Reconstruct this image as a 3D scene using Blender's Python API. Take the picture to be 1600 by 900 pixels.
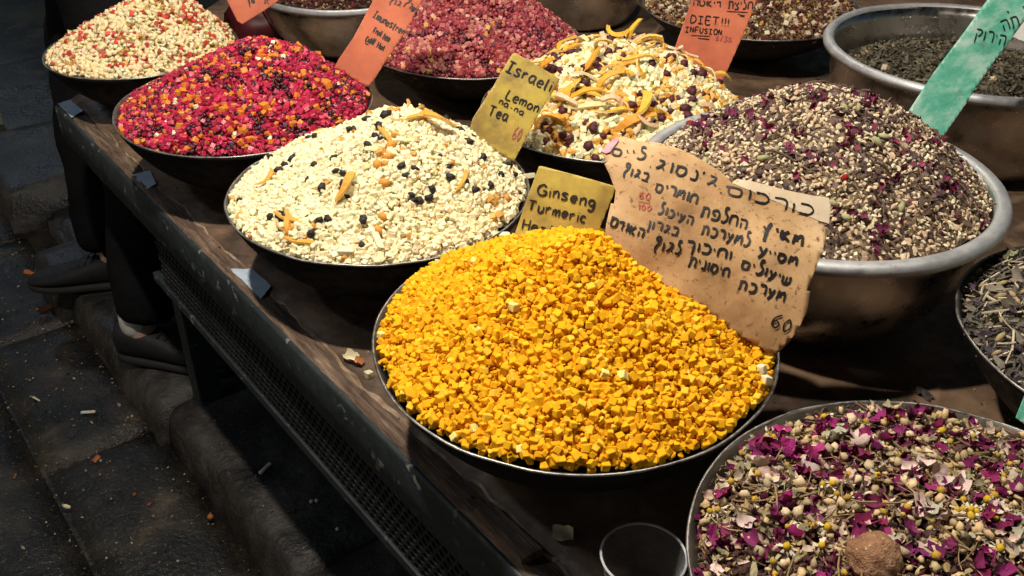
import bpy, bmesh, math, random
import numpy as np
from mathutils import Vector, Matrix, noise

# ------------------------------------------------------------------ scene, camera, light, exposure
sc = bpy.context.scene
for o in list(bpy.data.objects): bpy.data.objects.remove(o)
random.seed(7); rng = np.random.default_rng(7)
COL = sc.collection
CAM_Z, PITCH, ROLL, FPX = 1.45, 0.57257501, 0.00318497, 1500.16
_F = np.array([0, math.cos(PITCH), -math.sin(PITCH)]); _R0 = np.array([1., 0, 0]); _U0 = np.cross(_R0, _F)
_R = math.cos(ROLL)*_R0 + math.sin(ROLL)*_U0; _U = -math.sin(ROLL)*_R0 + math.cos(ROLL)*_U0
camd = bpy.data.cameras.new('camera'); cam = bpy.data.objects.new('camera', camd); COL.objects.link(cam)
camd.sensor_width = 36; camd.lens = FPX/1600*36; camd.clip_start = .02; camd.clip_end = 500
cam.matrix_world = Matrix(((_R[0], _U[0], -_F[0], 0), (_R[1], _U[1], -_F[1], 0), (_R[2], _U[2], -_F[2], CAM_Z), (0, 0, 0, 1)))
sc.camera = cam
world = bpy.data.worlds.new('World'); sc.world = world; world.use_nodes = True
wn = world.node_tree; bg = wn.nodes['Background']
sky = wn.nodes.new('ShaderNodeTexSky'); sky.sky_type = 'NISHITA'; sky.sun_disc = False
SUN_EL, SUN_ROT = math.radians(9), math.radians(250)
sky.sun_elevation = SUN_EL; sky.sun_rotation = SUN_ROT
wn.links.new(sky.outputs[0], bg.inputs[0]); bg.inputs[1].default_value = 0.022
sd = bpy.data.lights.new('sun', 'SUN'); sd.energy = 0.03; sd.angle = math.radians(10); sd.color = (1, .93, .85)
sun = bpy.data.objects.new('sun', sd); COL.objects.link(sun)
_sdir = Vector((math.sin(SUN_ROT)*math.cos(SUN_EL), math.cos(SUN_ROT)*math.cos(SUN_EL), math.sin(SUN_EL)))
sun.rotation_euler = _sdir.to_track_quat('Z', 'Y').to_euler()
vs = sc.view_settings; vs.view_transform = 'Standard'; vs.look = 'None'; vs.exposure = 0.06; vs.gamma = 1.0
vs.use_curve_mapping = False
WARM, COOL = (1.0, .90, .76), (.60, .78, 1.0)
LAMPS = [(-.45, .80, 2.3, 108, .03, WARM), (.36, .98, 2.35, 40, .03, WARM), (.25, 2.4, 2.3, 32, .03, WARM), (-3.3, 5.2, 2.6, 40, .14, COOL), (-1.7, .75, 2.5, 14, .06, (.78, .88, 1.0))]

# ------------------------------------------------------------------ helpers
def ray(px, py):
    return _F + (px-800)/FPX*_R - (py-450)/FPX*_U
def on_z(px, py, z):
    d = ray(px, py); t = (z-CAM_Z)/d[2]; return np.array([d[0]*t, d[1]*t, z])
RIM = 1.45-.60655; TABLE = RIM-.14
E0 = np.array([-.92013591, 1.83215854]); DA = np.array([.61523563, -.78834328]); DW = np.array([.78834328, .61523563])
def T(a, w, z=0.): return Vector((*(E0+a*DA+w*DW), z))
TROT = math.atan2(DA[1], DA[0])

def mesh_from(name, V, Fc, mats, smooth=False, mi=None):
    me = bpy.data.meshes.new(name); me.from_pydata([tuple(v) for v in V], [], [tuple(f) for f in Fc])
    for m in (mats if isinstance(mats, (list, tuple)) else [mats]): me.materials.append(m)
    if smooth: me.polygons.foreach_set('use_smooth', [True]*len(me.polygons))
    if mi is not None: me.polygons.foreach_set('material_index', mi)
    me.update(); return me
def link(name, data, parent=None, loc=None):
    o = bpy.data.objects.new(name, data); COL.objects.link(o)
    if parent is not None: o.parent = parent
    if loc is not None: o.location = loc
    return o
def bm_obj(name, bm, mats, parent=None, loc=None, smooth=False):
    me = bpy.data.meshes.new(name); bm.to_mesh(me); bm.free()
    for m in (mats if isinstance(mats, (list, tuple)) else [mats]): me.materials.append(m)
    if smooth: me.polygons.foreach_set('use_smooth', [True]*len(me.polygons))
    return link(name, me, parent, loc)
def tag(o, label=None, cat=None, group=None, kind=None):
    if label: o['label'] = label
    if cat: o['category'] = cat
    if group: o['group'] = group
    if kind: o['kind'] = kind
    return o
def empty(name, loc=(0, 0, 0), rz=0):
    o = bpy.data.objects.new(name, None); COL.objects.link(o); o.location = loc; o.rotation_euler[2] = rz
    o.empty_display_size = .05; return o
def lathe(profile, seg=72):
    V = []; Fc = []
    for r, z in profile:
        for k in range(seg):
            a = 2*math.pi*k/seg; V.append((r*math.cos(a), r*math.sin(a), z))
    n = len(profile)
    for i in range(n-1):
        for k in range(seg):
            k2 = (k+1) % seg; Fc.append((i*seg+k, i*seg+k2, (i+1)*seg+k2, (i+1)*seg+k))
    return V, Fc
def box_bm(bm, c, s, rot=None, bevel=0.0, jit=0.0):
    r = bmesh.ops.create_cube(bm, size=1.0); vs_ = r['verts']
    for v in vs_:
        v.co = Vector((v.co.x*s[0], v.co.y*s[1], v.co.z*s[2]))
        if jit: v.co += Vector((random.uniform(-jit, jit), random.uniform(-jit, jit), random.uniform(-jit, jit)))
    if bevel:
        es = list({e for v in vs_ for e in v.link_edges})
        rb = bmesh.ops.bevel(bm, geom=es, offset=bevel, segments=2, affect='EDGES', profile=.6)
        vs_ = list({v for f in rb['faces'] for v in f.verts} | {v for v in vs_ if v.is_valid})
    M = (Matrix.Rotation(rot, 3, 'Z') if isinstance(rot, (int, float)) else rot) if rot is not None else Matrix.Identity(3)
    for v in vs_: v.co = M @ v.co + Vector(c)

# ------------------------------------------------------------------ materials
def new_mat(name):
    m = bpy.data.materials.new(name); m.use_nodes = True
    nt = m.node_tree; return m, nt, nt.nodes['Principled BSDF']
def N(nt, t, **kw):
    n = nt.nodes.new(t)
    for k, v in kw.items(): setattr(n, k, v)
    return n
def noise_n(nt, scale, detail=6, rough=.6, coord='Object', stretch=None):
    tc = N(nt, 'ShaderNodeTexCoord'); n = N(nt, 'ShaderNodeTexNoise')
    n.inputs['Scale'].default_value = scale; n.inputs['Detail'].default_value = detail; n.inputs['Roughness'].default_value = rough
    if stretch:
        mr = N(nt, 'ShaderNodeMapping'); mp = N(nt, 'ShaderNodeMapping'); mp.inputs['Scale'].default_value = stretch[:3]
        if len(stretch) > 3: mr.inputs['Rotation'].default_value = (0, 0, -stretch[3])
        nt.links.new(tc.outputs[coord], mr.inputs[0]); nt.links.new(mr.outputs[0], mp.inputs[0]); nt.links.new(mp.outputs[0], n.inputs['Vector'])
    else: nt.links.new(tc.outputs[coord], n.inputs['Vector'])
    return n
def ramp(nt, src, stops):
    r = N(nt, 'ShaderNodeValToRGB'); cr = r.color_ramp
    while len(cr.elements) < len(stops): cr.elements.new(.5)
    for e, (p, c) in zip(cr.elements, stops):
        e.position = p; e.color = (*c, 1) if len(c) == 3 else c
    nt.links.new(src, r.inputs[0]); return r
def mix(nt, fac, a, b, mode='MIX'):
    m = N(nt, 'ShaderNodeMix', data_type='RGBA', blend_type=mode)
    for s, v in ((m.inputs[0], fac), (m.inputs[6], a), (m.inputs[7], b)):
        if hasattr(v, 'node'): nt.links.new(v, s)
        elif isinstance(v, (int, float)): s.default_value = v
        else: s.default_value = (*v, 1)
    return m.outputs[2]
def bump(nt, bs, src, strength=.3, dist=.002, chain=None):
    b = N(nt, 'ShaderNodeBump'); b.inputs['Strength'].default_value = strength; b.inputs['Distance'].default_value = dist
    nt.links.new(src, b.inputs['Height'])
    if chain is not None: nt.links.new(chain.outputs[0], b.inputs['Normal'])
    nt.links.new(b.outputs[0], bs.inputs['Normal']); return b
def surf_mat(name, stops, scale=8, rough=(.6, .9), metallic=0, bs=.3, bd=.002, bscale=None, stretch=None, chips=None, detail=8, spec=.5, coord='Object', rscale=None):
    m, nt, b = new_mat(name)
    n1 = noise_n(nt, scale, detail, .65, coord, stretch); c = ramp(nt, n1.outputs[0], stops).outputs[0]
    if chips:
        cs, lo, hi, col = chips[:4]; n3 = noise_n(nt, cs, 8, .7, coord, chips[4] if len(chips) > 4 else None)
        f = ramp(nt, n3.outputs[0], [(lo, (0, 0, 0)), (hi, (1, 1, 1))]).outputs[0]; c = mix(nt, f, c, col)
    nt.links.new(c, b.inputs['Base Color'])
    n2 = noise_n(nt, bscale or scale*6, 6, .6, coord, stretch)
    r = ramp(nt, (noise_n(nt, rscale, 8, .6, coord) if rscale else n2).outputs[0], [(.36, (rough[0],)*3), (.64, (rough[1],)*3)]); nt.links.new(r.outputs[0], b.inputs['Roughness'])
    b.inputs['Metallic'].default_value = metallic; b.inputs['Specular IOR Level'].default_value = spec
    if bs: bump(nt, b, n2.outputs[0], bs, bd)
    return m
M = {}
M['iron'] = surf_mat('black_iron', [(.3, (.0035, .0035, .0035)), (.7, (.009, .0085, .008))], 6, (.5, .8), 0, .4, .002, 60, chips=(38, .64, .70, (.05, .047, .044)), spec=.22)
M['inside'] = surf_mat('worn_steel_inside', [(.3, (.08, .07, .06)), (.7, (.22, .20, .17))], 12, (.35, .6), .7, .2, .001, 80)
M['rim'] = surf_mat('bare_metal_rim', [(.35, (.16, .155, .15)), (.65, (.46, .45, .43))], 30, (.3, .5), .85, .2, .001, 120)
M['steel'] = surf_mat('stained_steel', [(.3, (.30, .26, .21)), (.55, (.52, .49, .45)), (.75, (.60, .58, .55))], 7, (.2, .42), 1.0, .3, .002, 30, chips=(18, .62, .72, (.16, .11, .07)))
M['steel_rim'] = surf_mat('dull_steel_rim', [(.3, (.40, .41, .43)), (.7, (.62, .63, .65))], 14, (.45, .65), .7, .35, .001, 90, chips=(45, .60, .70, (.30, .27, .23)))
M['table'] = surf_mat('worn_brown_board', [(.28, (.045, .028, .019)), (.42, (.13, .078, .046)), (.58, (.22, .138, .085)), (.76, (.33, .235, .155))], 9, (.45, .8), 0, .5, .003, 45, stretch=(1, 1.15, 1, TROT), chips=(6, .52, .66, (.055, .036, .026)))
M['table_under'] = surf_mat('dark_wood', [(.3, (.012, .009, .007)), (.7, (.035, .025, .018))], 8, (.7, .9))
M['laminate'] = surf_mat('torn_laminate_edge', [(.3, (.10, .06, .036)), (.5, (.24, .155, .095)), (.72, (.55, .44, .32))], 25, (.6, .9), 0, .5, .003, 90)
M['ledge'] = surf_mat('splintered_wood', [(.3, (.035, .024, .018)), (.48, (.13, .082, .055)), (.66, (.28, .19, .13)), (.8, (.42, .31, .22))], 16, (.7, .95), 0, .9, .005, 60, stretch=(1, 9, 4, TROT))
M['paint'] = surf_mat('dark_green_paint', [(.3, (.010, .016, .018)), (.7, (.024, .034, .036))], 10, (.4, .7), .1, .35, .002, 60, chips=(34, .60, .64, (.20, .20, .19)))
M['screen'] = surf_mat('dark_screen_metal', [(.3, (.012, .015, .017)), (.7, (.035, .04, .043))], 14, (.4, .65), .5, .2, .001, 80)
M['floor'] = surf_mat('dirty_wet_paving', [(.28, (.004, .0038, .0036)), (.46, (.010, .009, .008)), (.60, (.032, .026, .019)), (.74, (.12, .09, .055))], 6, (.14, .62), 0, .7, .008, 90, detail=14, rscale=3.5, chips=(170, .60, .68, (.17, .13, .08)))
M['kerb'] = surf_mat('grimy_kerb_stone', [(.28, (.006, .0056, .0053)), (.48, (.018, .016, .015)), (.72, (.075, .067, .06))], 9, (.2, .65), 0, .7, .008, 60, detail=14, rscale=4.5, chips=(120, .62, .70, (.17, .15, .13)))
M['painted_reflection'] = surf_mat('pale_blue_reflection', [(.3, (.34, .43, .55)), (.7, (.52, .61, .72))], 40, (.45, .7), 0, .3, .002, 90, chips=(60, .66, .7, (.06, .07, .09)))  # blue colour stands in for cool light mirrored in the glossy table
M['orange'] = surf_mat('orange_card', [(.3, (.40, .10, .055)), (.5, (.58, .16, .08)), (.7, (.66, .23, .13))], 11, (.7, .9), 0, .3, .001, 90, chips=(26, .56, .74, (.36, .10, .065)))
M['yellow'] = surf_mat('dirty_yellow_card', [(.30, (.17, .115, .045)), (.46, (.42, .30, .055)), (.6, (.55, .42, .06)), (.75, (.54, .45, .15))], 13, (.45, .75), 0, .35, .0015, 60, chips=(30, .55, .72, (.22, .15, .085)))
M['green'] = surf_mat('worn_green_card', [(.3, (.03, .28, .18)), (.46, (.10, .40, .29)), (.6, (.30, .52, .43)), (.75, (.46, .58, .52))], 14, (.5, .75), 0, .25, .001, 80, stretch=(1, 2.5, 2.5, .6), chips=(34, .58, .72, (.13, .17, .14)))
M['cardboard'] = surf_mat('stained_cardboard', [(.30, (.24, .12, .045)), (.45, (.46, .27, .12)), (.58, (.60, .39, .20)), (.75, (.72, .55, .36))], 8, (.7, .95), 0, .45, .002, 55, chips=(150, .57, .64, (.20, .10, .045)))
M['cream_card'] = surf_mat('bare_cream_paper', [(.3, (.50, .36, .22)), (.5, (.68, .54, .38)), (.72, (.76, .64, .48))], 12, (.75, .95), 0, .4, .0015, 70, chips=(170, .60, .66, (.30, .17, .09)))
M['pink'] = surf_mat('pink_card_scrap', [(.3, (.62, .20, .28)), (.7, (.72, .42, .46))], 60, (.7, .9))
M['white_card'] = surf_mat('white_card', [(.3, (.6, .58, .55)), (.7, (.75, .74, .72))], 30, (.7, .9))
M['dim_card'] = surf_mat('pale_green_carton', [(.3, (.10, .11, .08)), (.7, (.20, .21, .15))], 20, (.7, .9))
def plain(name, col, rough=.7, metallic=0., spec=.4):
    m, nt, b = new_mat(name); n = noise_n(nt, 60, 4)
    c = mix(nt, n.outputs[0], tuple(x*.75 for x in col), tuple(min(1, x*1.25) for x in col)); nt.links.new(c, b.inputs['Base Color'])
    b.inputs['Roughness'].default_value = rough; b.inputs['Metallic'].default_value = metallic; b.inputs['Specular IOR Level'].default_value = spec
    return m
M['ink'] = plain('black_marker', (.012, .011, .012), .55)
M['ink_red'] = plain('red_marker', (.42, .03, .045), .6)
M['ink_faded'] = plain('faded_red_marker', (.40, .09, .10), .7)
M['trousers'] = surf_mat('black_trousers', [(.3, (.003, .003, .0035)), (.7, (.008, .008, .009))], 12, (.85, .95), 0, .8, .012, 14, spec=.08)
M['shoe'] = surf_mat('black_shoe', [(.3, (.006, .006, .007)), (.7, (.015, .015, .017))], 30, (.5, .75), 0, .3, .001, 150, spec=.3)
M['sole'] = plain('black_rubber', (.012, .012, .012), .8)
M['sock'] = plain('white_sock', (.62, .60, .57), .9)
M['jacket'] = plain('dark_jacket', (.014, .014, .018), .9)
M['skin'] = plain('skin', (.42, .27, .20), .6)
M['hair'] = plain('dark_hair', (.02, .015, .012), .6)
M['red_bag'] = plain('dark_red_plastic', (.07, .006, .010), .5)
M['butt'] = plain('cigarette_paper', (.62, .60, .55), .8)
M['leaf_orange'] = plain('dry_orange_peel', (.36, .12, .035), .7)
M['leaf_dark'] = plain('dark_dry_leaf', (.018, .013, .010), .7)
M['pale_peel'] = plain('pale_peel', (.62, .55, .36), .6)
M['ball'] = surf_mat('brown_dried_fruit', [(.3, (.20, .085, .04)), (.5, (.30, .15, .075)), (.72, (.44, .27, .16))], 30, (.4, .65), 0, 1.0, .006, 170, chips=(190, .58, .63, (.5, .38, .22)))
M['shade'] = plain('white_enamel_shade', (.7, .7, .68), .4)
M['cord'] = plain('black_cord', (.015, .015, .015), .6)
M['canopy'] = surf_mat('unseen_dark_tarpaulin', [(.3, (.02, .022, .03)), (.7, (.045, .048, .06))], 3, (.7, .9))
def emit_mat(name, col, s):
    m, nt, b = new_mat(name); b.inputs['Emission Color'].default_value = (*col, 1); b.inputs['Emission Strength'].default_value = s; return m
M['bulb'] = emit_mat('lit_bulb', WARM, 20); M['bulb_cool'] = emit_mat('lit_cool_bulb', COOL, 20)
def piece_mat(name, rough=.6, spec=.4, vary=.18, sss=0., nscale=500):
    m, nt, b = new_mat(name); at = N(nt, 'ShaderNodeAttribute', attribute_name='pc')
    n = noise_n(nt, nscale, 3); c = mix(nt, n.outputs[0], (1-vary,)*3, (1+vary*.6,)*3)
    nt.links.new(mix(nt, 1.0, at.outputs['Color'], c, 'MULTIPLY'), b.inputs['Base Color'])
    b.inputs['Roughness'].default_value = rough; b.inputs['Specular IOR Level'].default_value = spec
    if sss:
        b.inputs['Subsurface Weight'].default_value = sss; b.inputs['Subsurface Radius'].default_value = (1, .7, .4); b.inputs['Subsurface Scale'].default_value = .004
    bump(nt, b, n.outputs[0], .35, .001)
    return m
M['matte_piece'] = piece_mat('powdery_fruit', .85, .2)
M['candied'] = piece_mat('candied_fruit', .5, .4, .10, .35)
M['glossy'] = piece_mat('glossy_candied_fruit', .34, .5, .22)
M['herb'] = piece_mat('dried_herb', .8, .25, .3)
m, nt, b = new_mat('clear_plastic'); b.inputs['Base Color'].default_value = (.55, .57, .62, 1); b.inputs['Roughness'].default_value = .12; b.inputs['Specular IOR Level'].default_value = .9
lw = N(nt, 'ShaderNodeLayerWeight'); lw.inputs[0].default_value = .35; al = ramp(nt, lw.outputs['Facing'], [(0., (.03,)*3), (.5, (.07,)*3), (1., (.55,)*3)]); nt.links.new(al.outputs[0], b.inputs['Alpha']); M['plastic'] = m

m, nt, b = new_mat('clear_plastic_rim'); b.inputs['Base Color'].default_value = (.7, .72, .76, 1); b.inputs['Roughness'].default_value = .2; b.inputs['Alpha'].default_value = .55; M['plastic_rim'] = m
# ------------------------------------------------------------------ the setting
def ground_sheet():
    V = []; Fc = []
    xs = sorted(set([-60, -30, -12, -6] + [round(-4+.25*i, 3) for i in range(33)] + [6, 12, 30, 60]))
    n = len(xs)
    for y in xs:
        for x in xs:
            V.append((x, y+1.5, -.012 + .004*noise.noise(Vector((x*2, y*2, 3)))))
    for j in range(n-1):
        for i in range(n-1): Fc.append((j*n+i, j*n+i+1, (j+1)*n+i+1, (j+1)*n+i))
    return tag(link('ground', mesh_from('ground', V, Fc, M['floor'], True)), kind='structure')
ground = ground_sheet()
# paving slabs of the aisle, one object each
def slab(a0, a1, w0, w1, h=.0, parent=ground):
    g = .004; n = 7; V = []; Fc = []
    pts = [(a0+g, w0+g), (a1-g, w0+g), (a1-g, w1-g), (a0+g, w1-g)]
    nx = max(2, int((a1-a0)/.06)); ny = max(2, int((w1-w0)/.06))
    for j in range(ny+1):
        for i in range(nx+1):
            u = i/nx; v = j/ny; p = T(a0+g+(a1-a0-2*g)*u, w0+g+(w1-w0-2*g)*v)
            e = min(u*(a1-a0), (1-u)*(a1-a0), v*(w1-w0), (1-v)*(w1-w0))
            z = h + .006*noise.noise(p*5) + .003*noise.noise(p*17) - .006*math.exp(-e/.012)
            V.append((p.x, p.y, z))
    W = nx+1
    for j in range(ny):
        for i in range(nx): Fc.append((j*W+i, j*W+i+1, (j+1)*W+i+1, (j+1)*W+i))
    b = len(V); ring = [i for i in range(W)] + [j*W+nx for j in range(1, ny+1)] + [ny*W+i for i in range(nx-1, -1, -1)] + [j*W for j in range(ny-1, 0, -1)]
    for r in ring: V.append((V[r][0], V[r][1], -.03))
    for k in range(len(ring)):
        k2 = (k+1) % len(ring); Fc.append((ring[k2], ring[k], b+k, b+k2))
    return link('paving_slab', mesh_from('paving_slab', V, Fc, M['floor'], True), parent)
rows = [(-.26, -.005), (-.78, -.26), (-1.3, -.78), (-1.9, -1.3)]
for k, (w0, w1) in enumerate(rows):
    a = -3.3 + .17*k
    cuts = [a]
    while cuts[-1] < 2.2: cuts.append(cuts[-1]+random.choice((.62, .74, .86)))
    if k == 0: cuts = [-3.3, -2.5, -1.7, -.9, -.35, .2, .95, 1.7, 2.4]
    for a0, a1 in zip(cuts, cuts[1:]): slab(a0, a1, w0, w1, random.uniform(-.003, .003))
# kerb: raised stone edge the table stands on
kerb = tag(empty('kerb', T(0, 0)), kind='structure'); KT = .10
def kerb_stone(a0, a1, w0=0., w1=.62, top=KT):
    bm = bmesh.new(); nx = max(3, int((a1-a0)/.05)); prof = [(w0-.012, -.03), (w0-.008, .03), (w0-.002, top*.6), (w0+.006, top-.016), (w0+.016, top-.004), (w0+.032, top), (w0+.1, top+.002), (w0+.2, top), (w1*.5, top), (w1, top), (w1, -.03)]
    rowsv = []
    for i in range(nx+1):
        u = i/nx; a = a0+.005+(a1-a0-.01)*u; e = min(u, 1-u)*(a1-a0); r = []
        for q, (w, z) in enumerate(prof):
            p = T(a, w, z); nz = noise.noise(p*9)*.007+noise.noise(p*27)*.003
            ww = w + (nz if q < 7 else 0); zz = z + (nz*.8 - .008*math.exp(-e/.012) if z > .02 else 0)
            r.append(bm.verts.new(T(a, ww, zz)-T(0, 0)))
        rowsv.append(r)
    for i in range(nx):
        for q in range(len(prof)-1): bm.faces.new((rowsv[i][q], rowsv[i+1][q], rowsv[i+1][q+1], rowsv[i][q+1]))
    bm.faces.new(rowsv[0]); bm.faces.new(rowsv[-1][::-1])
    bmesh.ops.recalc_face_normals(bm, faces=bm.faces)
    return bm_obj('kerb_stone', bm, M['kerb'], kerb, smooth=True)
for a0, a1, w0, tp in [(-3.2, -2.2, .0, .1), (-2.2, -1.45, -.01, .11), (-1.45, -.93, -.02, .13), (-.93, -.58, .07, .045), (-.58, -.36, -.05, .115), (-.36, .27, -.02, .095), (.27, .875, 0., .1), (.875, 1.5, .004, .102), (1.5, 2.2, 0, .1)]:
    kerb_stone(a0, a1, w0, .62, tp)
# canopy added out of view to block the sky and hang the lamps
bm = bmesh.new(); n = 24; vsx = []
for i in range(n+1):
    a = -1.2+4.6*i/n; r = []
    for w, z in ((-1.3, 2.85), (.8, 2.95), (2.8, 2.85)):
        r.append(bm.verts.new(T(a, w, z + .05*math.sin(i*1.3))))
    vsx.append(r)
for i in range(n):
    for q in range(2): bm.faces.new((vsx[i][q], vsx[i+1][q], vsx[i+1][q+1], vsx[i][q+1]))
cn = bm_obj('unseen_canopy', bm, M['canopy'], smooth=True)
sm = cn.modifiers.new('thickness', 'SOLIDIFY'); sm.thickness = .004
tag(cn, 'dark tarpaulin canopy added out of view above the spice stall', 'canopy')

# ------------------------------------------------------------------ the table
table = empty('market_table', T(0, 0)); TO = T(0, 0)
tag(table, 'long brown market table with dark green metal edge and perforated skirt', 'table')
def tbox(name, a0, a1, w0, w1, z0, z1, mat, parent=table, bevel=.0015, skew=0):
    bm = bmesh.new(); box_bm(bm, (0, 0, 0), (a1-a0, w1-w0, z1-z0), None, bevel)
    for v in bm.verts:
        a = v.co.x+(a0+a1)/2; w = v.co.y+(w0+w1)/2
        if skew and v.co.x < 0: a += skew*max(0, w)
        v.co = T(a, w, v.co.z+(z0+z1)/2)-TO
    return bm_obj(name, bm, mat, parent)
A1 = 2.75
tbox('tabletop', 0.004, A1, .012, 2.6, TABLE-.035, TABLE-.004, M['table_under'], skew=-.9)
# worn board covering with a ragged torn front edge
def covering():
    V = []; Fc = []; n = 260; ws = []
    for i in range(n+1):
        a = .004+(A1-.004)*i/n; p = Vector((a*9, 0, 0))
        w = .030 + .010*noise.noise(p) + .006*noise.noise(p*4) + (.016*max(0, noise.noise(Vector((a*3.1, 5, 0)))))
        ws.append((a, w))
    nw = [0, .04, .12, .25, .45, .8, 1.3, 1.9, 2.57]
    for a, w in ws:
        for x in nw:
            ww = w+x*(2.59-w)/2.57; p = T(a + (-.9*ww*(1-a/A1)), ww, TABLE); V.append((p.x-TO.x, p.y-TO.y, TABLE+.0012*noise.noise(p*14)))
    m = len(nw); 
    for i in range(n):
        for j in range(m-1): Fc.append((i*m+j, (i+1)*m+j, (i+1)*m+j+1, i*m+j+1))
    b = len(V)
    for i in range(n+1): x, y, z = V[i*m]; V.append((x, y, TABLE-.0038))
    for i in range(n): Fc.append((b+i, b+i+1, (i+1)*m, i*m))
    link('board_covering', mesh_from('board_covering', V, Fc, M['table'], True), table)
    # pale torn fibre along the break
    V = []; Fc = []
    for i, (a, w) in enumerate(ws):
        t = .0012+(.016*max(0, noise.noise(Vector((a*16, 9, 1)))+.25) if 1.02 < a < 1.36 else .0)
        for x, z in ((w-t, TABLE-.0035), (w-t*.3, TABLE-.0005), (w+.0015, TABLE+.0004)):
            p = T(a-.9*w*(1-a/A1), x, z)-TO; V.append((p.x, p.y, z))
    for i in range(n):
        for j in range(2): Fc.append((i*3+j, (i+1)*3+j, (i+1)*3+j+1, i*3+j+1))
    link('torn_edge', mesh_from('torn_edge', V, Fc, M['laminate'], True), table)
covering()
def ledge():
    V = []; Fc = []; n = 300
    for i in range(n+1):
        a = 0+A1*i/n
        h1 = .0025*noise.noise(Vector((a*14, 1, 0)))+.002*noise.noise(Vector((a*60, 2, 0)))
        h2 = .003*noise.noise(Vector((a*11, 4, 0)))+.002*noise.noise(Vector((a*50, 5, 0)))
        for w, z in ((0.0005, TABLE-.03), (.0005+.001*h1/.003, TABLE+.002+h1), (.008, TABLE+.004+h1), (.017, TABLE+.001+h2), (.028, TABLE-.002+h2), (.05, TABLE-.0045)):
            p = T(a, w, z)-TO; V.append((p.x, p.y, z))
    for i in range(n):
        for j in range(5): Fc.append((i*6+j, (i+1)*6+j, (i+1)*6+j+1, i*6+j+1))
    link('wooden_lip', mesh_from('wooden_lip', V, Fc, M['ledge'], True), table)
ledge()
def edge_face():
    V = []; Fc = []; n = 160
    for i in range(n+1):
        a = -.004+(A1+.004)*i/n; d = .0012*noise.noise(Vector((a*6, 0, 0)))+.0006*noise.noise(Vector((a*30, 7, 0)))
        for w, z in ((.002, TABLE+.0005), (-.003, TABLE+.0015+d), (-.006+d, TABLE-.003), (-.006+d, TABLE-.04), (-.006+d, TABLE-.072), (-.002, TABLE-.075), (.02, TABLE-.074)):
            p = T(a, w, z)-TO; V.append((p.x, p.y, z))
    for i in range(n):
        for j in range(6): Fc.append((i*7+j, (i+1)*7+j, (i+1)*7+j+1, i*7+j+1))
    Fc.append(tuple(range(6, -1, -1)))
    link('metal_edge', mesh_from('metal_edge', V, Fc, M['paint'], True), table)
edge_face()
def screen():   # perforated sheet: rows of slanted holes, real openings
    V = []; Fc = []; ca, cz = .0150, .0127; a0 = .47; z1 = TABLE-.074; rowsn = 9; cols = int((A1-a0)/ca)
    for r in range(rowsn):
        for c in range(cols):
            oa = a0+c*ca+(ca/2 if r % 2 else 0); oz = z1-(r+1)*cz
            base = len(V)
            for (x, z) in ((0, 0), (ca, 0), (ca, cz), (0, cz)): p = T(oa+x, .003, oz+z)-TO; V.append((p.x, p.y, oz+z))
            h = ((.10, .5), (.34, .12), (.66, .12), (.90, .5), (.66, .88), (.34, .88))
            for (x, z) in h: p = T(oa+x*ca, .003, oz+z*cz)-TO; V.append((p.x, p.y, oz+z*cz))
            for (x, z) in h: p = T(oa+x*ca, .006, oz+z*cz)-TO; V.append((p.x, p.y, oz+z*cz))
            q = base; o = base+4
            Fc += [(q, q+1, o+2, o+1), (q+1, o+3, o+2), (q+1, q+2, o+4, o+3), (q+2, q+3, o+5, o+4), (q+3, o, o+5), (q+3, q, o+1, o)]
            for k in range(6): Fc.append((o+k, o+(k+1) % 6, o+6+(k+1) % 6, o+6+k))
    s = link('perforated_skirt', mesh_from('perforated_skirt', V, Fc, M['screen']), table); s['kind'] = 'stuff'
screen()
tbox('bottom_rail', .42, A1, -.001, .02, TABLE-.205, TABLE-.1885, M['paint'])
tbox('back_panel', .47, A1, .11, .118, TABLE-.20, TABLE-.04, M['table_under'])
for a, w in ((.30, .085), (1.55, .085), (2.5, .085), (.30, 1.9), (2.5, 1.9)):
    tbox('leg', a-.025, a+.025, w-.025, w+.025, KT-.01 if w < .6 else -.02, TABLE-.035, M['paint'], bevel=.003)
tbox('apron_beam', .2, A1, .06, .11, TABLE-.10, TABLE-.035, M['table_under'])

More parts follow.
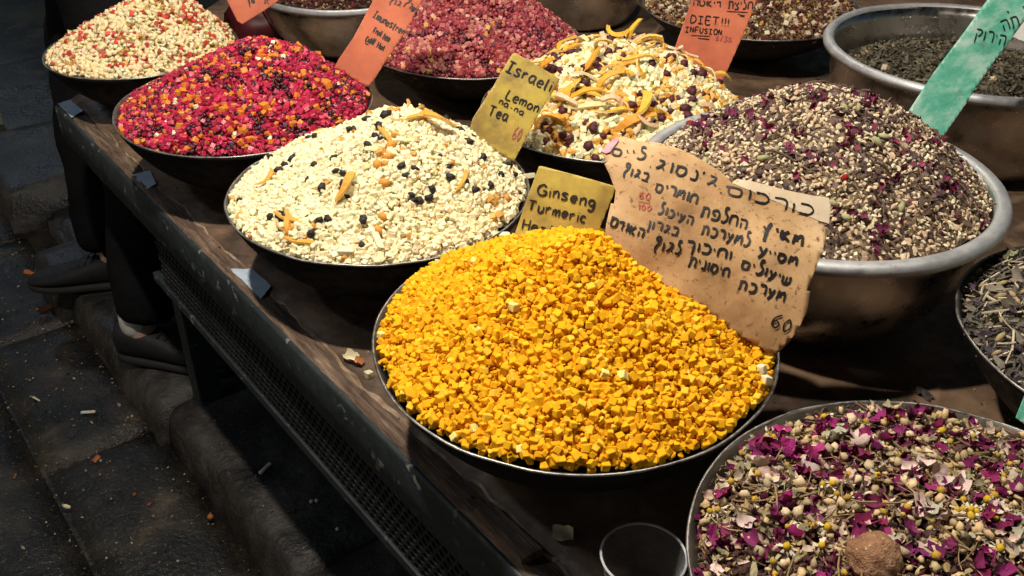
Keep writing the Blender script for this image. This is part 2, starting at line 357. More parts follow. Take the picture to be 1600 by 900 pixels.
# ------------------------------------------------------------------ bowls
BOWLS = {}
def iron_bowl(key, c, R, z, label, wall=.003):
    depth = z-TABLE-.001; e = empty('iron_bowl', (c[0], c[1], TABLE+.001), random.uniform(0, 6))
    tag(e, label, 'bowl', 'round metal bowls on the table')
    Rs = (R*R+depth*depth)/(2*depth); zc = Rs
    prof = [(0.0005, 0)]
    rb = R*.36; zb = zc-math.sqrt(Rs*Rs-rb*rb)
    prof += [(rb*.6, .0), (rb, zb*.3)]
    for i in range(1, 15):
        zz = zb+(depth-zb)*i/14; prof.append((math.sqrt(max(0, Rs*Rs-(zz-zc)**2)), zz))
    outer = prof; inner = [(max(.0005, r-wall), zz+(wall if i < 3 else wall*.4 if i < 16 else 0)) for i, (r, zz) in enumerate(prof)]
    inner[-1] = (R-wall, depth)
    full = outer+[(R-wall*.5, depth+.0008)]+inner[::-1]
    V, Fc = lathe(full, 80); V = [(x*(1+.004*math.sin(3*math.atan2(y, x))), y, zz+.0012*math.sin(2*math.atan2(y, x)+1)*(zz/depth)) for x, y, zz in V]
    no = len(outer); mi = [0 if k//80 < no else 1 for k in range(len(Fc))]
    link('bowl_body', mesh_from('bowl_body', V, Fc, [M['iron'], M['inside']], True, mi), e)
    # worn bead round the edge
    tv, tf = [], []; S, K = 96, 8
    for i in range(S):
        a = 2*math.pi*i/S
        for k in range(K):
            t = 2*math.pi*k/K; rr = R-wall*.4+.0015*math.cos(t)+.0012*noise.noise(Vector((math.cos(a)*4, math.sin(a)*4, R*50))); zz = depth+.0012*math.sin(2*a+1)+.0016*math.sin(t)+.0012*noise.noise(Vector((math.cos(a)*5, math.sin(a)*5, R*90)))
            tv.append((rr*math.cos(a)*(1+.004*math.sin(3*a)), rr*math.sin(a), zz))
    for i in range(S):
        for k in range(K): tf.append((i*K+k, ((i+1) % S)*K+k, ((i+1) % S)*K+(k+1) % K, i*K+(k+1) % K))
    link('rim', mesh_from('rim', tv, tf, M['rim'], True), e)
    BOWLS[key] = (np.array(c), R-wall-.002, z); return e
def steel_bowl(key, c, R, z, rimw, label, rb=.62, lip=.012):
    depth = z-TABLE-.001; e = empty('steel_bowl', (c[0], c[1], TABLE+.001)); tag(e, label, 'bowl', 'round metal bowls on the table')
    Ri = R-rimw; outer = [(.0005, 0), (Ri*rb*.85, 0), (Ri*rb, .006)]
    for i in range(1, 11):
        t = i/10; outer.append((Ri*(rb+(1-rb)*math.sin(t*math.pi/2)**.9), .006+(depth-.012)*t**1.25))
    inner = [(max(.0005, r-.0025), zz+.0022) for r, zz in outer]
    V, Fc = lathe(outer+inner[::-1], 96); V = [(x*(1+.006*noise.noise(Vector((x*9, y*9, z*14+c[0])))), y*(1+.006*noise.noise(Vector((x*9, y*9, z*14+c[1]+7)))), z) for x, y, z in V]; link('bowl_body', mesh_from('bowl_body', V, Fc, M['steel'], True), e)
    zt = outer[-1][1]
    pr = [(Ri-.0022, zt), (Ri-.001, zt+.004), (Ri+rimw*.25, zt+.0065), (Ri+rimw*.7, zt+.006), (R-.002, zt+.003), (R, zt-.001), (R-.001, zt-lip*.6), (R-.0035, zt-lip*.5), (R-.004, zt+.0005), (Ri+rimw*.5, zt+.003), (Ri+.001, zt+.001)]
    V, Fc = lathe(pr+[pr[0]], 96); V = [(x*(1+.004*noise.noise(Vector((x*9, y*9, c[0])))), y*(1+.004*noise.noise(Vector((x*9, y*9, c[1]+7)))), z+.0022*noise.noise(Vector((x*7, y*7, c[1])))) for x, y, z in V]; link('rolled_rim', mesh_from('rolled_rim', V, Fc, M['steel_rim'], True), e)
    BOWLS[key] = (np.array(c), Ri-.004, TABLE+.001+zt); return e
iron_bowl('A', (-.7324, 1.8541), .1843, RIM-.0239, 'black bowl of cream and red fruit bits at the far table corner')
iron_bowl('B', (-.4426, 1.5033), .2092, RIM, 'black bowl heaped with bright pink and orange fruit pieces')
iron_bowl('C', (-.1841, 1.195), .2086, RIM, 'black bowl of white fruit cubes with black raisins')
iron_bowl('D', (.068, .850), .218, RIM, 'large black bowl heaped with yellow turmeric cubes in the centre')
iron_bowl('E', (.3556, .5234), .2129, RIM, 'dark bowl of rose petal and chamomile tea in the near right corner')
iron_bowl('H', (.704, .842), .21, RIM, 'dark bowl of pale stems and herbs at the right picture edge')
iron_bowl('I', (.537, 2.167), .244, RIM-.03, 'black bowl of brown diet infusion behind the orange DIET card')
iron_bowl('J', (-.085, 1.923), .2245, RIM-.03, 'black bowl of dull dark red fruit pieces behind the yellow Lemon card')
iron_bowl('K', (.1646, 1.4937), .218, RIM, 'black bowl of citrus peel strips and cranberries')
steel_bowl('F', (.404, 1.154), .241, RIM+.045, .019, 'wide-rimmed steel bowl of beige and brown herb tea', .66)
steel_bowl('G', (.82, 1.66), .261, RIM+.05, .016, 'half-empty shiny steel bowl of dark green tea leaves', .72)
steel_bowl('L', (-.3838, 2.2148), .201, RIM, .008, 'steel bowl behind the orange card at the top of the picture', .6)
steel_bowl('M', (.17, 2.42), .185, RIM+.06, .01, 'tall brassy steel bowl standing behind the dull red fruit', .66)

# ------------------------------------------------------------------ small pieces the heaps are made of
def tri_bm(bm):
    bmesh.ops.triangulate(bm, faces=bm.faces); bm.verts.index_update()
    V = np.array([v.co[:] for v in bm.verts], float); Tt = np.array([[v.index for v in f.verts] for f in bm.faces], int); bm.free(); return V, Tt
def hull(pts):
    bm = bmesh.new()
    for p in pts: bm.verts.new(p)
    r = bmesh.ops.convex_hull(bm, input=bm.verts)
    bad = [g for g in r['geom_interior'] if isinstance(g, bmesh.types.BMVert)] + [v for v in bm.verts if not v.link_faces]
    bmesh.ops.delete(bm, geom=list(set(bad)), context='VERTS')
    bmesh.ops.recalc_face_normals(bm, faces=bm.faces); return tri_bm(bm)
def s_cube(j=.13, c=.12, ax=(1, 1, 1)):
    pts = []; cor = {}
    for sx in (-1, 1):
        for sy in (-1, 1):
            for sz in (-1, 1):
                o = np.array([random.uniform(-j, j) for _ in range(3)]); s = np.array([sx, sy, sz])*.5+o*.5
                for k in range(3):
                    q = s.copy(); q -= np.array([sx, sy, sz])*c*random.uniform(.5, 1.2); q[k] = s[k]; pts.append(q*np.array(ax))
    V, Tt = hull(pts); return V, Tt, np.zeros(len(V)), False
def s_chunk(n=12, ax=(1, 1, 1)):
    pts = [np.array(Vector((random.gauss(0, 1), random.gauss(0, 1), random.gauss(0, 1))).normalized())*random.uniform(.42, .58)*np.array(ax) for _ in range(n)]
    V, Tt = hull(pts); return V, Tt, np.zeros(len(V)), False
def s_lump(sub=1, amp=.2, ax=(1, 1, 1), f=2.2):
    bm = bmesh.new(); bmesh.ops.create_icosphere(bm, subdivisions=sub, radius=.5); off = Vector((random.uniform(-50, 50),)*3)
    for v in bm.verts:
        d = v.co.normalized(); v.co *= 1+amp*2*noise.noise(d*f+off); v.co = Vector((v.co.x*ax[0], v.co.y*ax[1], v.co.z*ax[2]))
    V, Tt = tri_bm(bm); return V, Tt, np.zeros(len(V)), True
def s_strip(L=1., w=.16, t=.08, curl=2.0, seg=7, twist=.5, arch=.1):
    V = []; Tt = []; mask = []
    R = L/max(.1, curl)
    for i in range(seg+1):
        u = i/seg; a = (u-.5)*curl; c = Vector((R*math.sin(a), R*(1-math.cos(a)), arch*L*math.sin(math.pi*u)+.03*L*math.sin(7*u+L*9)))
        tn = Vector((math.cos(a), math.sin(a), 0)); nn = Vector((-math.sin(a), math.cos(a), 0)); up = Vector((0, 0, 1))
        q = Matrix.Rotation(twist*(u-.5), 3, tn); nn = q @ nn; up = q @ up
        ww = w*(.55+.45*math.sin(math.pi*(.12+.76*u)))
        for x, z, mk in ((-1, -1, 0), (1, -1, 0), (1, 1, 1), (-1, 1, 1)): V.append(c+nn*(x*ww*.5)+up*(z*t*.5)); mask.append(1. if z < 0 else 0.)
    for i in range(seg):
        for k in range(4):
            a0 = i*4+k; a1 = i*4+(k+1) % 4; Tt += [(a0, a1, a1+4), (a0, a1+4, a0+4)]
    e = seg*4; Tt += [(0, 3, 2), (0, 2, 1), (e, e+1, e+2), (e, e+2, e+3)]
    return np.array(V), np.array(Tt), np.array(mask), False
def s_petal(cup=.35, asp=.8, n=3):
    V = []; Tt = []; off = random.uniform(0, 90)
    for j in range(n+1):
        for i in range(n+1):
            x = (i/n-.5); y = (j/n-.5); w = (1-.75*abs(y)**1.6)*asp
            V.append((x*w+.12*noise.noise(Vector((x*4+off, y*4, 7))), y*(1+.3*noise.noise(Vector((x*3, off, 4)))), cup*(x*x*1.6+y*y*.9)+.34*noise.noise(Vector((x*3.5+off, y*3.5, 0)))))
    nn = n+1
    for j in range(n):
        for i in range(n): q = j*nn+i; Tt += [(q, q+1, q+nn+1), (q, q+nn+1, q+nn)]
    return np.array(V), np.array(Tt), np.zeros(len(V)), True
def s_stem(bend=.3, r=.03, seg=3):
    V = []; Tt = []
    b1, b2 = random.uniform(-bend, bend), random.uniform(-bend, bend)
    for i in range(seg+1):
        u = i/seg-.5
        for k in range(4): a = math.pi/2*k+.4; V.append((u, b1*(u*u-.25)+r*math.cos(a), b2*(u*u-.25)+r*math.sin(a)))
    for i in range(seg):
        for k in range(4): a0 = i*4+k; a1 = i*4+(k+1) % 4; Tt += [(a0, a1, a1+4), (a0, a1+4, a0+4)]
    e = seg*4; Tt += [(0, 3, 2), (0, 2, 1), (e, e+1, e+2), (e, e+2, e+3)]
    return np.array(V), np.array(Tt), np.zeros(len(V)), False
def s_flower():   # chamomile: yellow dome, ragged pale petals hanging round it
    V, Tt, mk, _ = s_lump(1, .22, (.52, .52, .5), 4); V = V+np.array([0, 0, .1]); Vs = [V]; Ts = [Tt]; ms = [np.zeros(len(V))]; b = len(V)
    for k in range(7):
        a = k*.9+random.uniform(-.3, .3); ca, sa = math.cos(a), math.sin(a); L = random.uniform(.35, .75); w = random.uniform(.07, .15)
        P = np.array([(.22*ca-w*sa*.6, .22*sa+w*ca*.6, -.02), (.22*ca+w*sa*.6, .22*sa-w*ca*.6, -.02), (L*ca+w*sa, L*sa-w*ca, -.2), (L*ca-w*sa, L*sa+w*ca, -.22)])
        Vs.append(P); Ts.append(np.array([(0, 1, 2), (0, 2, 3)])+b); ms.append(np.ones(4)); b += 4
    return np.concatenate(Vs), np.concatenate(Ts), np.concatenate(ms), True
SHAPES = {
 'cube': [s_cube() for _ in range(8)], 'brick': [s_cube(.12, .12, (1.35, .95, .8)) for _ in range(5)],
 'chunk': [s_chunk() for _ in range(8)], 'pebble': [s_chunk(9, (1, .85, .7)) for _ in range(8)],
 'raisin': [s_lump(1, .3, (1.15, .85, .75), 3.5) for _ in range(5)], 'lump': [s_lump(1, .16) for _ in range(6)],
 'flakechip': [s_chunk(9, (1.1, .8, .28)) for _ in range(8)], 'long': [s_cube(.15, .1, (2.2, .62, .5)) for _ in range(5)],
 'strip': [s_strip(1, random.uniform(.12, .20), .055, random.choice((.3, .8, 1.4, 2.0, 2.6, 3.0)), 7, random.uniform(-1.6, 1.6), random.uniform(.0, .25)) for _ in range(14)],
 'petal': [s_petal(random.uniform(.2, 1.1), random.uniform(.55, .95), 4) for _ in range(12)], 'leaf': [s_petal(random.uniform(-.4, .5), random.uniform(.4, .6), 4) for _ in range(5)],
 'stem': [s_stem(.5, .022) for _ in range(8)], 'stick': [s_stem(.12, .055) for _ in range(6)], 'twig': [s_stem(.5, .06) for _ in range(6)],
 'pod': [s_lump(1, .06, (1.5, .62, .6)) for _ in range(4)], 'flower': [s_flower() for _ in range(6)], 'bud': [s_lump(1, .55, (1.15, .85, .7), 4) for _ in range(10)],
}
FLAT = {'flakechip': .5, 'strip': .55, 'petal': .75, 'leaf': .45, 'stem': .3, 'stick': .3, 'twig': .35, 'pod': .4, 'long': .5, 'flower': .8}
_cache = {}
def piece_mesh(kind, vi, c1, c2, mat, nm):
    key = (kind, vi, c1, c2, mat)
    if key not in _cache:
        V, Tt, mk, smo = SHAPES[kind][vi]; me = mesh_from(nm, V, Tt, M[mat], smo)
        at = me.attributes.new('pc', 'FLOAT_COLOR', 'POINT'); c = np.array(c1)*(1-mk[:, None])+np.array(c2)*mk[:, None]
        at.data.foreach_set('color', np.c_[c, np.ones(len(V))].astype(np.float32).ravel()); _cache[key] = me
    return _cache[key]
def joined(name, items, parent, origin, mat):
    Vs, Ts, Cs, Sm = [], [], [], []; b = 0
    for kind, vi, c1, c2, pos, R3, s in items:
        V, Tt, mk, smo = SHAPES[kind][vi]
        Vs.append((V*s)@R3.T+(pos-origin)); Ts.append(Tt+b); b += len(V); Sm.append(np.full(len(Tt), smo))
        Cs.append(np.array(c1)*(1-mk[:, None])+np.array(c2)*mk[:, None])
    V = np.concatenate(Vs).astype(np.float32); Tt = np.concatenate(Ts).astype(np.int32); C = np.concatenate(Cs)
    me = bpy.data.meshes.new(name); me.vertices.add(len(V)); me.vertices.foreach_set('co', V.ravel())
    me.loops.add(Tt.size); me.loops.foreach_set('vertex_index', Tt.ravel()); me.polygons.add(len(Tt))
    me.polygons.foreach_set('loop_start', np.arange(0, Tt.size, 3, dtype=np.int32)); me.polygons.foreach_set('use_smooth', np.concatenate(Sm))
    at = me.attributes.new('pc', 'FLOAT_COLOR', 'POINT'); at.data.foreach_set('color', np.c_[C, np.ones(len(C))].astype(np.float32).ravel())
    me.materials.append(M[mat]); me.update(calc_edges=True); me.validate()
    return link(name, me, parent)
def rand_rot(kind, nrm):
    if kind in FLAT:
        k = FLAT[kind]; z = Vector(nrm)+Vector((random.gauss(0, k), random.gauss(0, k), random.gauss(0, k)*.6)); q = z.to_track_quat('Z', 'Y')
        R3 = q.to_matrix() @ Matrix.Rotation(random.uniform(0, 6.283), 3, 'Z')
    else: R3 = Vector((random.gauss(0, 1), random.gauss(0, 1), random.gauss(0, 1), random.gauss(0, 1)))and Matrix.Rotation(random.uniform(0, 6.283), 3, Vector((random.gauss(0, 1), random.gauss(0, 1), random.gauss(0, 1))).normalized()) @ Matrix.Rotation(random.uniform(0, 6.283), 3, 'Z')
    return np.array(R3)
HEAPS = {}
DENTS = {'D': [(.125, .825, .045, .013), (.02, .76, .05, .006), (-.04, .90, .05, -.006)], 'C': [(-.27, 1.12, .05, .009), (-.12, 1.10, .04, -.006)], 'B': [(-.42, 1.42, .05, .008), (-.35, 1.52, .05, .008)], 'F': [(.48, 1.05, .06, .010), (.30, 1.12, .05, .006)], 'K': [(.12, 1.40, .05, .010)], 'A': [(-.70, 1.78, .04, .008)], 'J': [(-.05, 1.84, .05, .010)], 'E': [(.30, .58, .05, .008), (.42, .66, .05, .008)]}
def heap_surface(key, h, peak, p=1.0, e=.12, edge=-.003, amp=.007, seed=0.):
    c, R, z0 = BOWLS[key]; pk = np.array(peak)*R
    def surf(x, y):
        dx, dy = x-c[0]-pk[0], y-c[1]-pk[1]; d = math.hypot(dx, dy)
        if d < 1e-6: s = 0.
        else:
            ux, uy = dx/d, dy/d; b = pk[0]*ux+pk[1]*uy; tt = -b+math.sqrt(max(1e-9, b*b-(pk@pk)+R*R)); s = min(1.2, d/tt)
        q = (math.sqrt(1+e*e)-math.sqrt(s*s+e*e))/(math.sqrt(1+e*e)-e)
        prof = (math.copysign(abs(q)**p, q))
        dn = 0.
        for (qx, qy, qr, qd) in DENTS.get(key, ()): dn += qd*math.exp(-((x-qx)**2+(y-qy)**2)/(qr*qr))
        return z0+edge+h*prof-dn*(1-s**4 if s < 1 else 0)+amp*(noise.noise(Vector((x*13+seed, y*13, 1)))+.45*noise.noise(Vector((x*34+seed, y*34, 5))))*(1-.5*s)
    return surf
def heap(key, name, label, cat, piece_name, stuff_name, h, peak, s, mixes, mat, p=1., e=.12, edge=-.003, amp=.007, thick=1.2, n_single=300, core=(.2, .15, .1), top=.25, tries=13, extra=(), pack=.8):
    c, R, z0 = BOWLS[key]; surf = heap_surface(key, h, peak, p, e, edge, amp, ord(key)*3.7); HEAPS[key] = surf
    root = empty(name, (c[0], c[1], z0)); tag(root, label, cat); org = np.array([c[0], c[1], z0])
    # underlying body of the heap
    V = [(0, 0, surf(c[0], c[1])-thick*s*.75-z0)]; Fc = []; nr, ns = 16, 48
    for i in range(1, nr+1):
        for k in range(ns):
            a = 2*math.pi*k/ns; x, y = (R-.7*thick*s)*i/nr*math.cos(a), (R-.7*thick*s)*i/nr*math.sin(a); V.append((x, y, surf(c[0]+x, c[1]+y)-thick*s*.75-z0))
    for k in range(ns): Fc.append((0, 1+k, 1+(k+1) % ns))
    for i in range(nr-1):
        for k in range(ns): a0 = 1+i*ns+k; a1 = 1+i*ns+(k+1) % ns; Fc.append((a0, a0+ns, a1+ns, a1))
    me = mesh_from('heap_body', V, Fc, M[mat], True); at = me.attributes.new('pc', 'FLOAT_COLOR', 'POINT')
    at.data.foreach_set('color', np.tile(np.array([*core, 1.]), len(V)).astype(np.float32)); link('heap_body', me, root)
    grid = {}; placed = []; cell = s
    nt_ = int(math.pi*R*R/(s*s)*tries); wts = [m_[1] for m_ in mixes]
    def put(x, y, lo, hi):
        su = surf(x, y); z = su-thick*s; gx, gy = int(x/cell//1), int(y/cell//1)
        for i in (gx-1, gx, gx+1):
            for j in (gy-1, gy, gy+1):
                for (px, py, pz) in grid.get((i, j), ()):
                    d2 = (px-x)**2+(py-y)**2
                    if d2 < s*s*pack: z = max(z, pz+math.sqrt(s*s*pack-d2)*.9)
        if z > su+hi*s or math.hypot(x-c[0], y-c[1]) > R-.42*s-.5*max(0, z0-.002-z): return None
        grid.setdefault((gx, gy), []).append((x, y, z)); return z, su
    for _ in range(nt_):
        r = (R-s*.35)*math.sqrt(random.random()); a = random.uniform(0, 6.283); x, y = c[0]+r*math.cos(a), c[1]+r*math.sin(a)
        g = put(x, y, 0, top)
        if g is None: continue
        m_ = random.choices(mixes, [w_*math.exp(2.6*noise.noise(Vector((x*26+k_*17.3, y*26, k_*5.1)))) for k_, w_ in enumerate(wts)])[0]; placed.append((x, y, g[0], g[1], m_))
    for (kind, num, sz, cols, lift) in extra:
        last = None
        for _ in range(num):
            r = (R-sz[1]*.5-.004)*math.sqrt(random.random()); a = random.uniform(0, 6.283); x, y = c[0]+r*math.cos(a), c[1]+r*math.sin(a)
            if last is not None and random.random() < .5:
                x2, y2 = last[0]+random.gauss(0, .013), last[1]+random.gauss(0, .013)
                if math.hypot(x2-c[0], y2-c[1]) < R-sz[1]*.5-.004: x, y = x2, y2
            last = (x, y)
            su = surf(x, y); placed.append((x, y, su+lift*s, su, (kind, 0, sz, cols)))
    items = []
    for x, y, z, su, m_ in placed:
        kind, _, sz, cols = m_[:4]; eps = .006
        nrm = Vector((-(surf(x+eps, y)-surf(x-eps, y))/(2*eps), -(surf(x, y+eps)-surf(x, y-eps))/(2*eps), 1)).normalized()
        ci = random.choice(cols); c1, c2 = (ci if isinstance(ci[0], tuple) else (ci, ci))
        items.append([kind, random.randrange(len(SHAPES[kind])), c1, c2, np.array([x, y, z]), rand_rot(kind, nrm), random.uniform(*sz), (z-su)/s])
    # the pieces that show largest stand as parts of their own
    def score(it):
        v = it[4]-np.array([0, 0, CAM_Z]); d = v@_F; px = 800+FPX*(v@_R)/d; py = 450-FPX*(v@_U)/d
        inn = -10 < px < 1610 and -10 < py < 910
        return (0 if inn else 100) + (0 if it[7] > -.25 else 10) + d/ (it[6]/s)**.5
    order = sorted(range(len(items)), key=lambda i: score(items[i])); single = set(order[:n_single])
    for i in order[:n_single]:
        kind, vi, c1, c2, pos, R3, sz, _ = items[i]
        o = link(piece_name.get(kind, piece_name['']), piece_mesh(kind, vi, c1, c2, mat, piece_name.get(kind, piece_name[''])), root)
        o.matrix_local = Matrix.Translation(Vector(pos-org)) @ Matrix(R3.tolist()).to_4x4() @ Matrix.Scale(sz, 4)
    rest = [tuple(items[i][:7]) for i in order[n_single:]]
    if rest: joined(stuff_name, rest, root, org, mat)['kind'] = 'stuff'
    return root
def shades(c, n=5, v=.15, hue=.05):
    out = []
    for _ in range(n):
        k = random.uniform(1-v, 1+v); out.append(tuple(min(.92, max(.003, x*k*random.uniform(1-hue, 1+hue))) for x in c))
    return out
ORG, CRM = (.80, .36, .05), (.82, .74, .52)

heap('D', 'turmeric_cube_heap', 'tall heap of bright yellow turmeric coated fruit cubes', 'dried fruit', {'': 'fruit_cube'}, 'fruit_cubes', .113, (0, -.02), 0.00704,
     [('cube', 7, (0.0053, 0.0086), shades((.86, .435, .009), 7, .10)+shades((.88, .55, .04), 1, .05)), ('brick', 2, (0.0052, 0.0076), shades((.82, .40, .008), 4, .1)), ('cube', .06, (0.0064, 0.0084), shades((.88, .70, .22), 3, .06)), ('chunk', 3.2, (0.0040, 0.0076), shades((.83, .41, .009), 4, .12)), ('pebble', 1.5, (0.0032, 0.0048), shades((.82, .42, .008), 3, .1))],
     'matte_piece', e=.12, pack=.66, core=(.75, .42, .008), amp=.010, tries=14, edge=.003)
heap('C', 'white_fruit_heap', 'heap of white candied fruit cubes dotted with black raisins', 'dried fruit', {'': 'fruit_cube', 'raisin': 'raisin', 'strip': 'orange_peel', 'long': 'fruit_stick'}, 'fruit_cubes', .106, (.26, .05), 0.00720,
     [('cube', 10, (0.0056, 0.0086), shades((.90, .79, .51), 8, .06, .03)), ('chunk', 3, (0.0054, 0.0086), shades((.89, .78, .49), 5, .07)), ('flakechip', 1.2, (0.0081, 0.0117), shades((.84, .76, .50), 3)), ('chunk', .2, (0.0090, 0.0135), shades((.66, .34, .07), 4)), ('raisin', .10, (0.0086, 0.0113), shades((.018, .012, .012), 3)), ('long', .12, (0.0072, 0.0099), shades((.80, .72, .45), 2))],
     'candied', amp=.011, e=.3, pack=.52, core=(.7, .66, .48), extra=[('strip', 6, (0.0270, 0.0450), [((.70, .36, .06), (.80, .62, .30))], .35), ('raisin', 66, (.0115, .0155), shades((.016, .011, .012), 3), .55), ('raisin', 18, (0.0117, 0.0180), shades((.68, .32, .05), 3), .35), ('cube', 10, (0.0090, 0.0117), shades((.70, .40, .10), 3), .4)])
heap('B', 'pink_fruit_heap', 'heap of bright pink, orange and dark fruit cubes', 'dried fruit', {'': 'fruit_cube', 'raisin': 'raisin'}, 'fruit_cubes', .101, (.24, .08), 0.00757,
     [('cube', 5, (0.0060, 0.0090), shades((.46, .020, .065), 7, .35)), ('chunk', 3.6, (0.0065, 0.0103), shades((.38, .016, .05), 6, .35)), ('cube', 1.1, (0.0060, 0.0090), shades((.72, .22, .03), 4, .2)), ('chunk', .8, (0.0077, 0.0103), shades((.74, .30, .05), 3)), ('raisin', 2.3, (0.0069, 0.0108), shades((.06, .007, .018), 5, .4)), ('cube', .06, (0.0060, 0.0077), shades(CRM, 2)), ('flakechip', .14, (0.0086, 0.0112), shades((.09, .09, .15), 2))],
     'glossy', amp=.010, pack=.55, e=.3, core=(.3, .015, .04), extra=[('cube', 26, (0.0095, 0.0120), shades((.74, .24, .03), 4, .15), .4), ('raisin', 60, (0.0095, 0.0129), shades((.05, .008, .02), 4, .3), .4), ('chunk', 10, (0.0077, 0.0095), shades(CRM, 3), .4)])
heap('A', 'cream_fruit_heap', 'heap of cream fruit bits flecked with red in the far corner bowl', 'dried fruit', {'': 'fruit_bit'}, 'fruit_bits', .105, (.3, .15), 0.00902,
     [('bud', 6, (0.0092, 0.0147), shades((.87, .70, .40), 6, .08)), ('chunk', 3, (0.0083, 0.0120), shades((.87, .76, .50), 4, .08)), ('chunk', .9, (0.0083, 0.0120), shades((.62, .06, .045), 4, .2)), ('chunk', 1.2, (0.0074, 0.0110), shades((.64, .38, .11), 4, .2))],
     'candied', pack=.52, e=.3, core=(.5, .36, .18), amp=.009, extra=[('chunk', 60, (0.0110, 0.0156), shades((.52, .07, .05), 4, .35), .4)])
heap('J', 'dull_red_fruit_heap', 'heap of dull wine red and pink fruit pieces', 'dried fruit', {'': 'fruit_cube', 'raisin': 'raisin'}, 'fruit_cubes', .125, (.05, .1), 0.00845,
     [('cube', 4, (0.0070, 0.0106), shades((.36, .055, .07), 6, .3)), ('lump', 3, (0.0070, 0.0110), shades((.32, .045, .055), 5, .35)), ('cube', 2.2, (0.0070, 0.0097), shades((.58, .23, .18), 5, .2)), ('raisin', 1.4, (0.0079, 0.0132), shades((.10, .02, .03), 3)), ('cube', .3, (0.0070, 0.0088), shades((.70, .42, .12), 2)), ('lump', .9, (0.0070, 0.0097), shades((.60, .14, .20), 3))],
     'glossy', pack=.6, e=.3, core=(.2, .03, .04))
heap('K', 'citrus_peel_heap', 'heap of curled orange and lemon peel strips with dark red cranberries', 'dried fruit', {'': 'fruit_cube', 'raisin': 'cranberry', 'strip': 'citrus_peel', 'lump': 'candied_chunk'}, 'fruit_pieces', .104, (.10, .0), .0092,
     [('cube', 6, (.0072, .0105), shades((.86, .77, .50), 6, .08)), ('chunk', 1.8, (.009, .013), shades((.78, .50, .15), 4)), ('chunk', 1.2, (.011, .017), shades((.72, .38, .07), 4)), ('raisin', .4, (.012, .017), shades((.10, .012, .022), 4))],
     'candied', pack=.55, e=.5, core=(.5, .38, .2), amp=.009,
     extra=[('strip', 96, (.036, .072), [((.82, .46, .035), (.85, .66, .28)), ((.80, .40, .03), (.84, .60, .2)), ((.84, .58, .10), (.85, .72, .36)), ((.80, .36, .04), (.82, .58, .22)), ((.84, .70, .36), (.86, .78, .5)), ((.80, .56, .36), (.84, .68, .5))], .75), ('raisin', 58, (.015, .023), shades((.085, .010, .02), 4), .6)])
heap('F', 'beige_herb_heap', 'heap of beige and brown chopped herbs with a few pink petals', 'herb tea', {'': 'herb_chip', 'petal': 'rose_petal', 'pod': 'cardamom_pod', 'twig': 'clove', 'lump': 'red_berry'}, 'herb_chips', .118, (.02, .02), .0064,
     [('pebble', 6, (.0052, .009), shades((.76, .61, .42), 6, .18)), ('flakechip', 5, (.0065, .0115), shades((.62, .47, .31), 6, .25)), ('flakechip', 2.8, (.0075, .014), shades((.13, .08, .078), 5, .35)), ('pebble', 2.6, (.0055, .009), shades((.80, .70, .52), 3, .08)), ('twig', 1.3, (.012, .022), shades((.14, .09, .07), 4, .3)), ('petal', .5, (.008, .013), shades((.22, .04, .09), 4, .3))],
     'herb', p=.9, e=.6, core=(.20, .14, .09), thick=1.3, amp=.007, extra=[('pod', 16, (.011, .015), shades((.42, .40, .22), 3), .3), ('petal', 58, (.009, .015), shades((.17, .022, .075), 5, .4), .3), ('twig', 110, (.016, .028), shades((.12, .08, .065), 4, .3), .4), ('flakechip', 90, (.012, .017), shades((.17, .11, .08), 4, .3), .35), ('lump', 2, (.010, .012), [(.28, .01, .01)], .4)])
heap('G', 'green_tea_heap', 'low bed of dark green tea leaves with pale fruit bits in the shiny steel bowl', 'tea', {'': 'tea_leaf', 'cube': 'fruit_cube', 'lump': 'fruit_cube'}, 'tea_leaves', .016, (0, 0), .0076,
     [('flakechip', 5, (.008, .013), shades((.125, .105, .072), 5, .35)), ('twig', 4, (.012, .021), shades((.085, .075, .052), 5, .35)), ('pebble', 2.4, (.006, .010), shades((.23, .18, .115), 4, .3)), ('leaf', 1.5, (.012, .02), shades((.12, .105, .07), 4, .3))],
     'herb', e=.6, edge=-.055, core=(.04, .035, .025), n_single=250, extra=[('lump', 3, (.011, .013), [(.70, .26, .05)], .3), ('cube', 10, (.009, .012), shades((.60, .48, .32), 3), .3)])
heap('I', 'brown_infusion_heap', 'heap of brown fruit and herb infusion behind the DIET card', 'herb tea', {'': 'herb_chip', 'cube': 'fruit_cube'}, 'herb_chips', .05, (0, .1), .0086,
     [('flakechip', 5, (.009, .016), shades((.20, .11, .055), 5, .35)), ('pebble', 4, (.007, .012), shades((.44, .31, .19), 5, .25)), ('chunk', 2, (.008, .012), shades((.12, .03, .03), 4, .3)), ('cube', .6, (.008, .011), shades((.66, .54, .36), 3)), ('chunk', .5, (.008, .011), shades((.60, .38, .09), 3)), ('twig', 1, (.014, .02), shades((.08, .045, .03), 3))],
     'herb', e=.5, core=(.08, .045, .025), n_single=250)
heap('L', 'dark_infusion_heap', 'dark brown tea in the steel bowl at the top picture edge', 'herb tea', {'': 'herb_chip'}, 'herb_chips', .03, (0, 0), .0092,
     [('flakechip', 5, (.008, .014), shades((.07, .03, .02), 5, .3)), ('pebble', 2, (.007, .011), shades((.30, .18, .10), 4, .3)), ('chunk', 1, (.008, .012), shades((.12, .02, .025), 3))],
     'herb', e=.5, core=(.04, .02, .015), n_single=80)
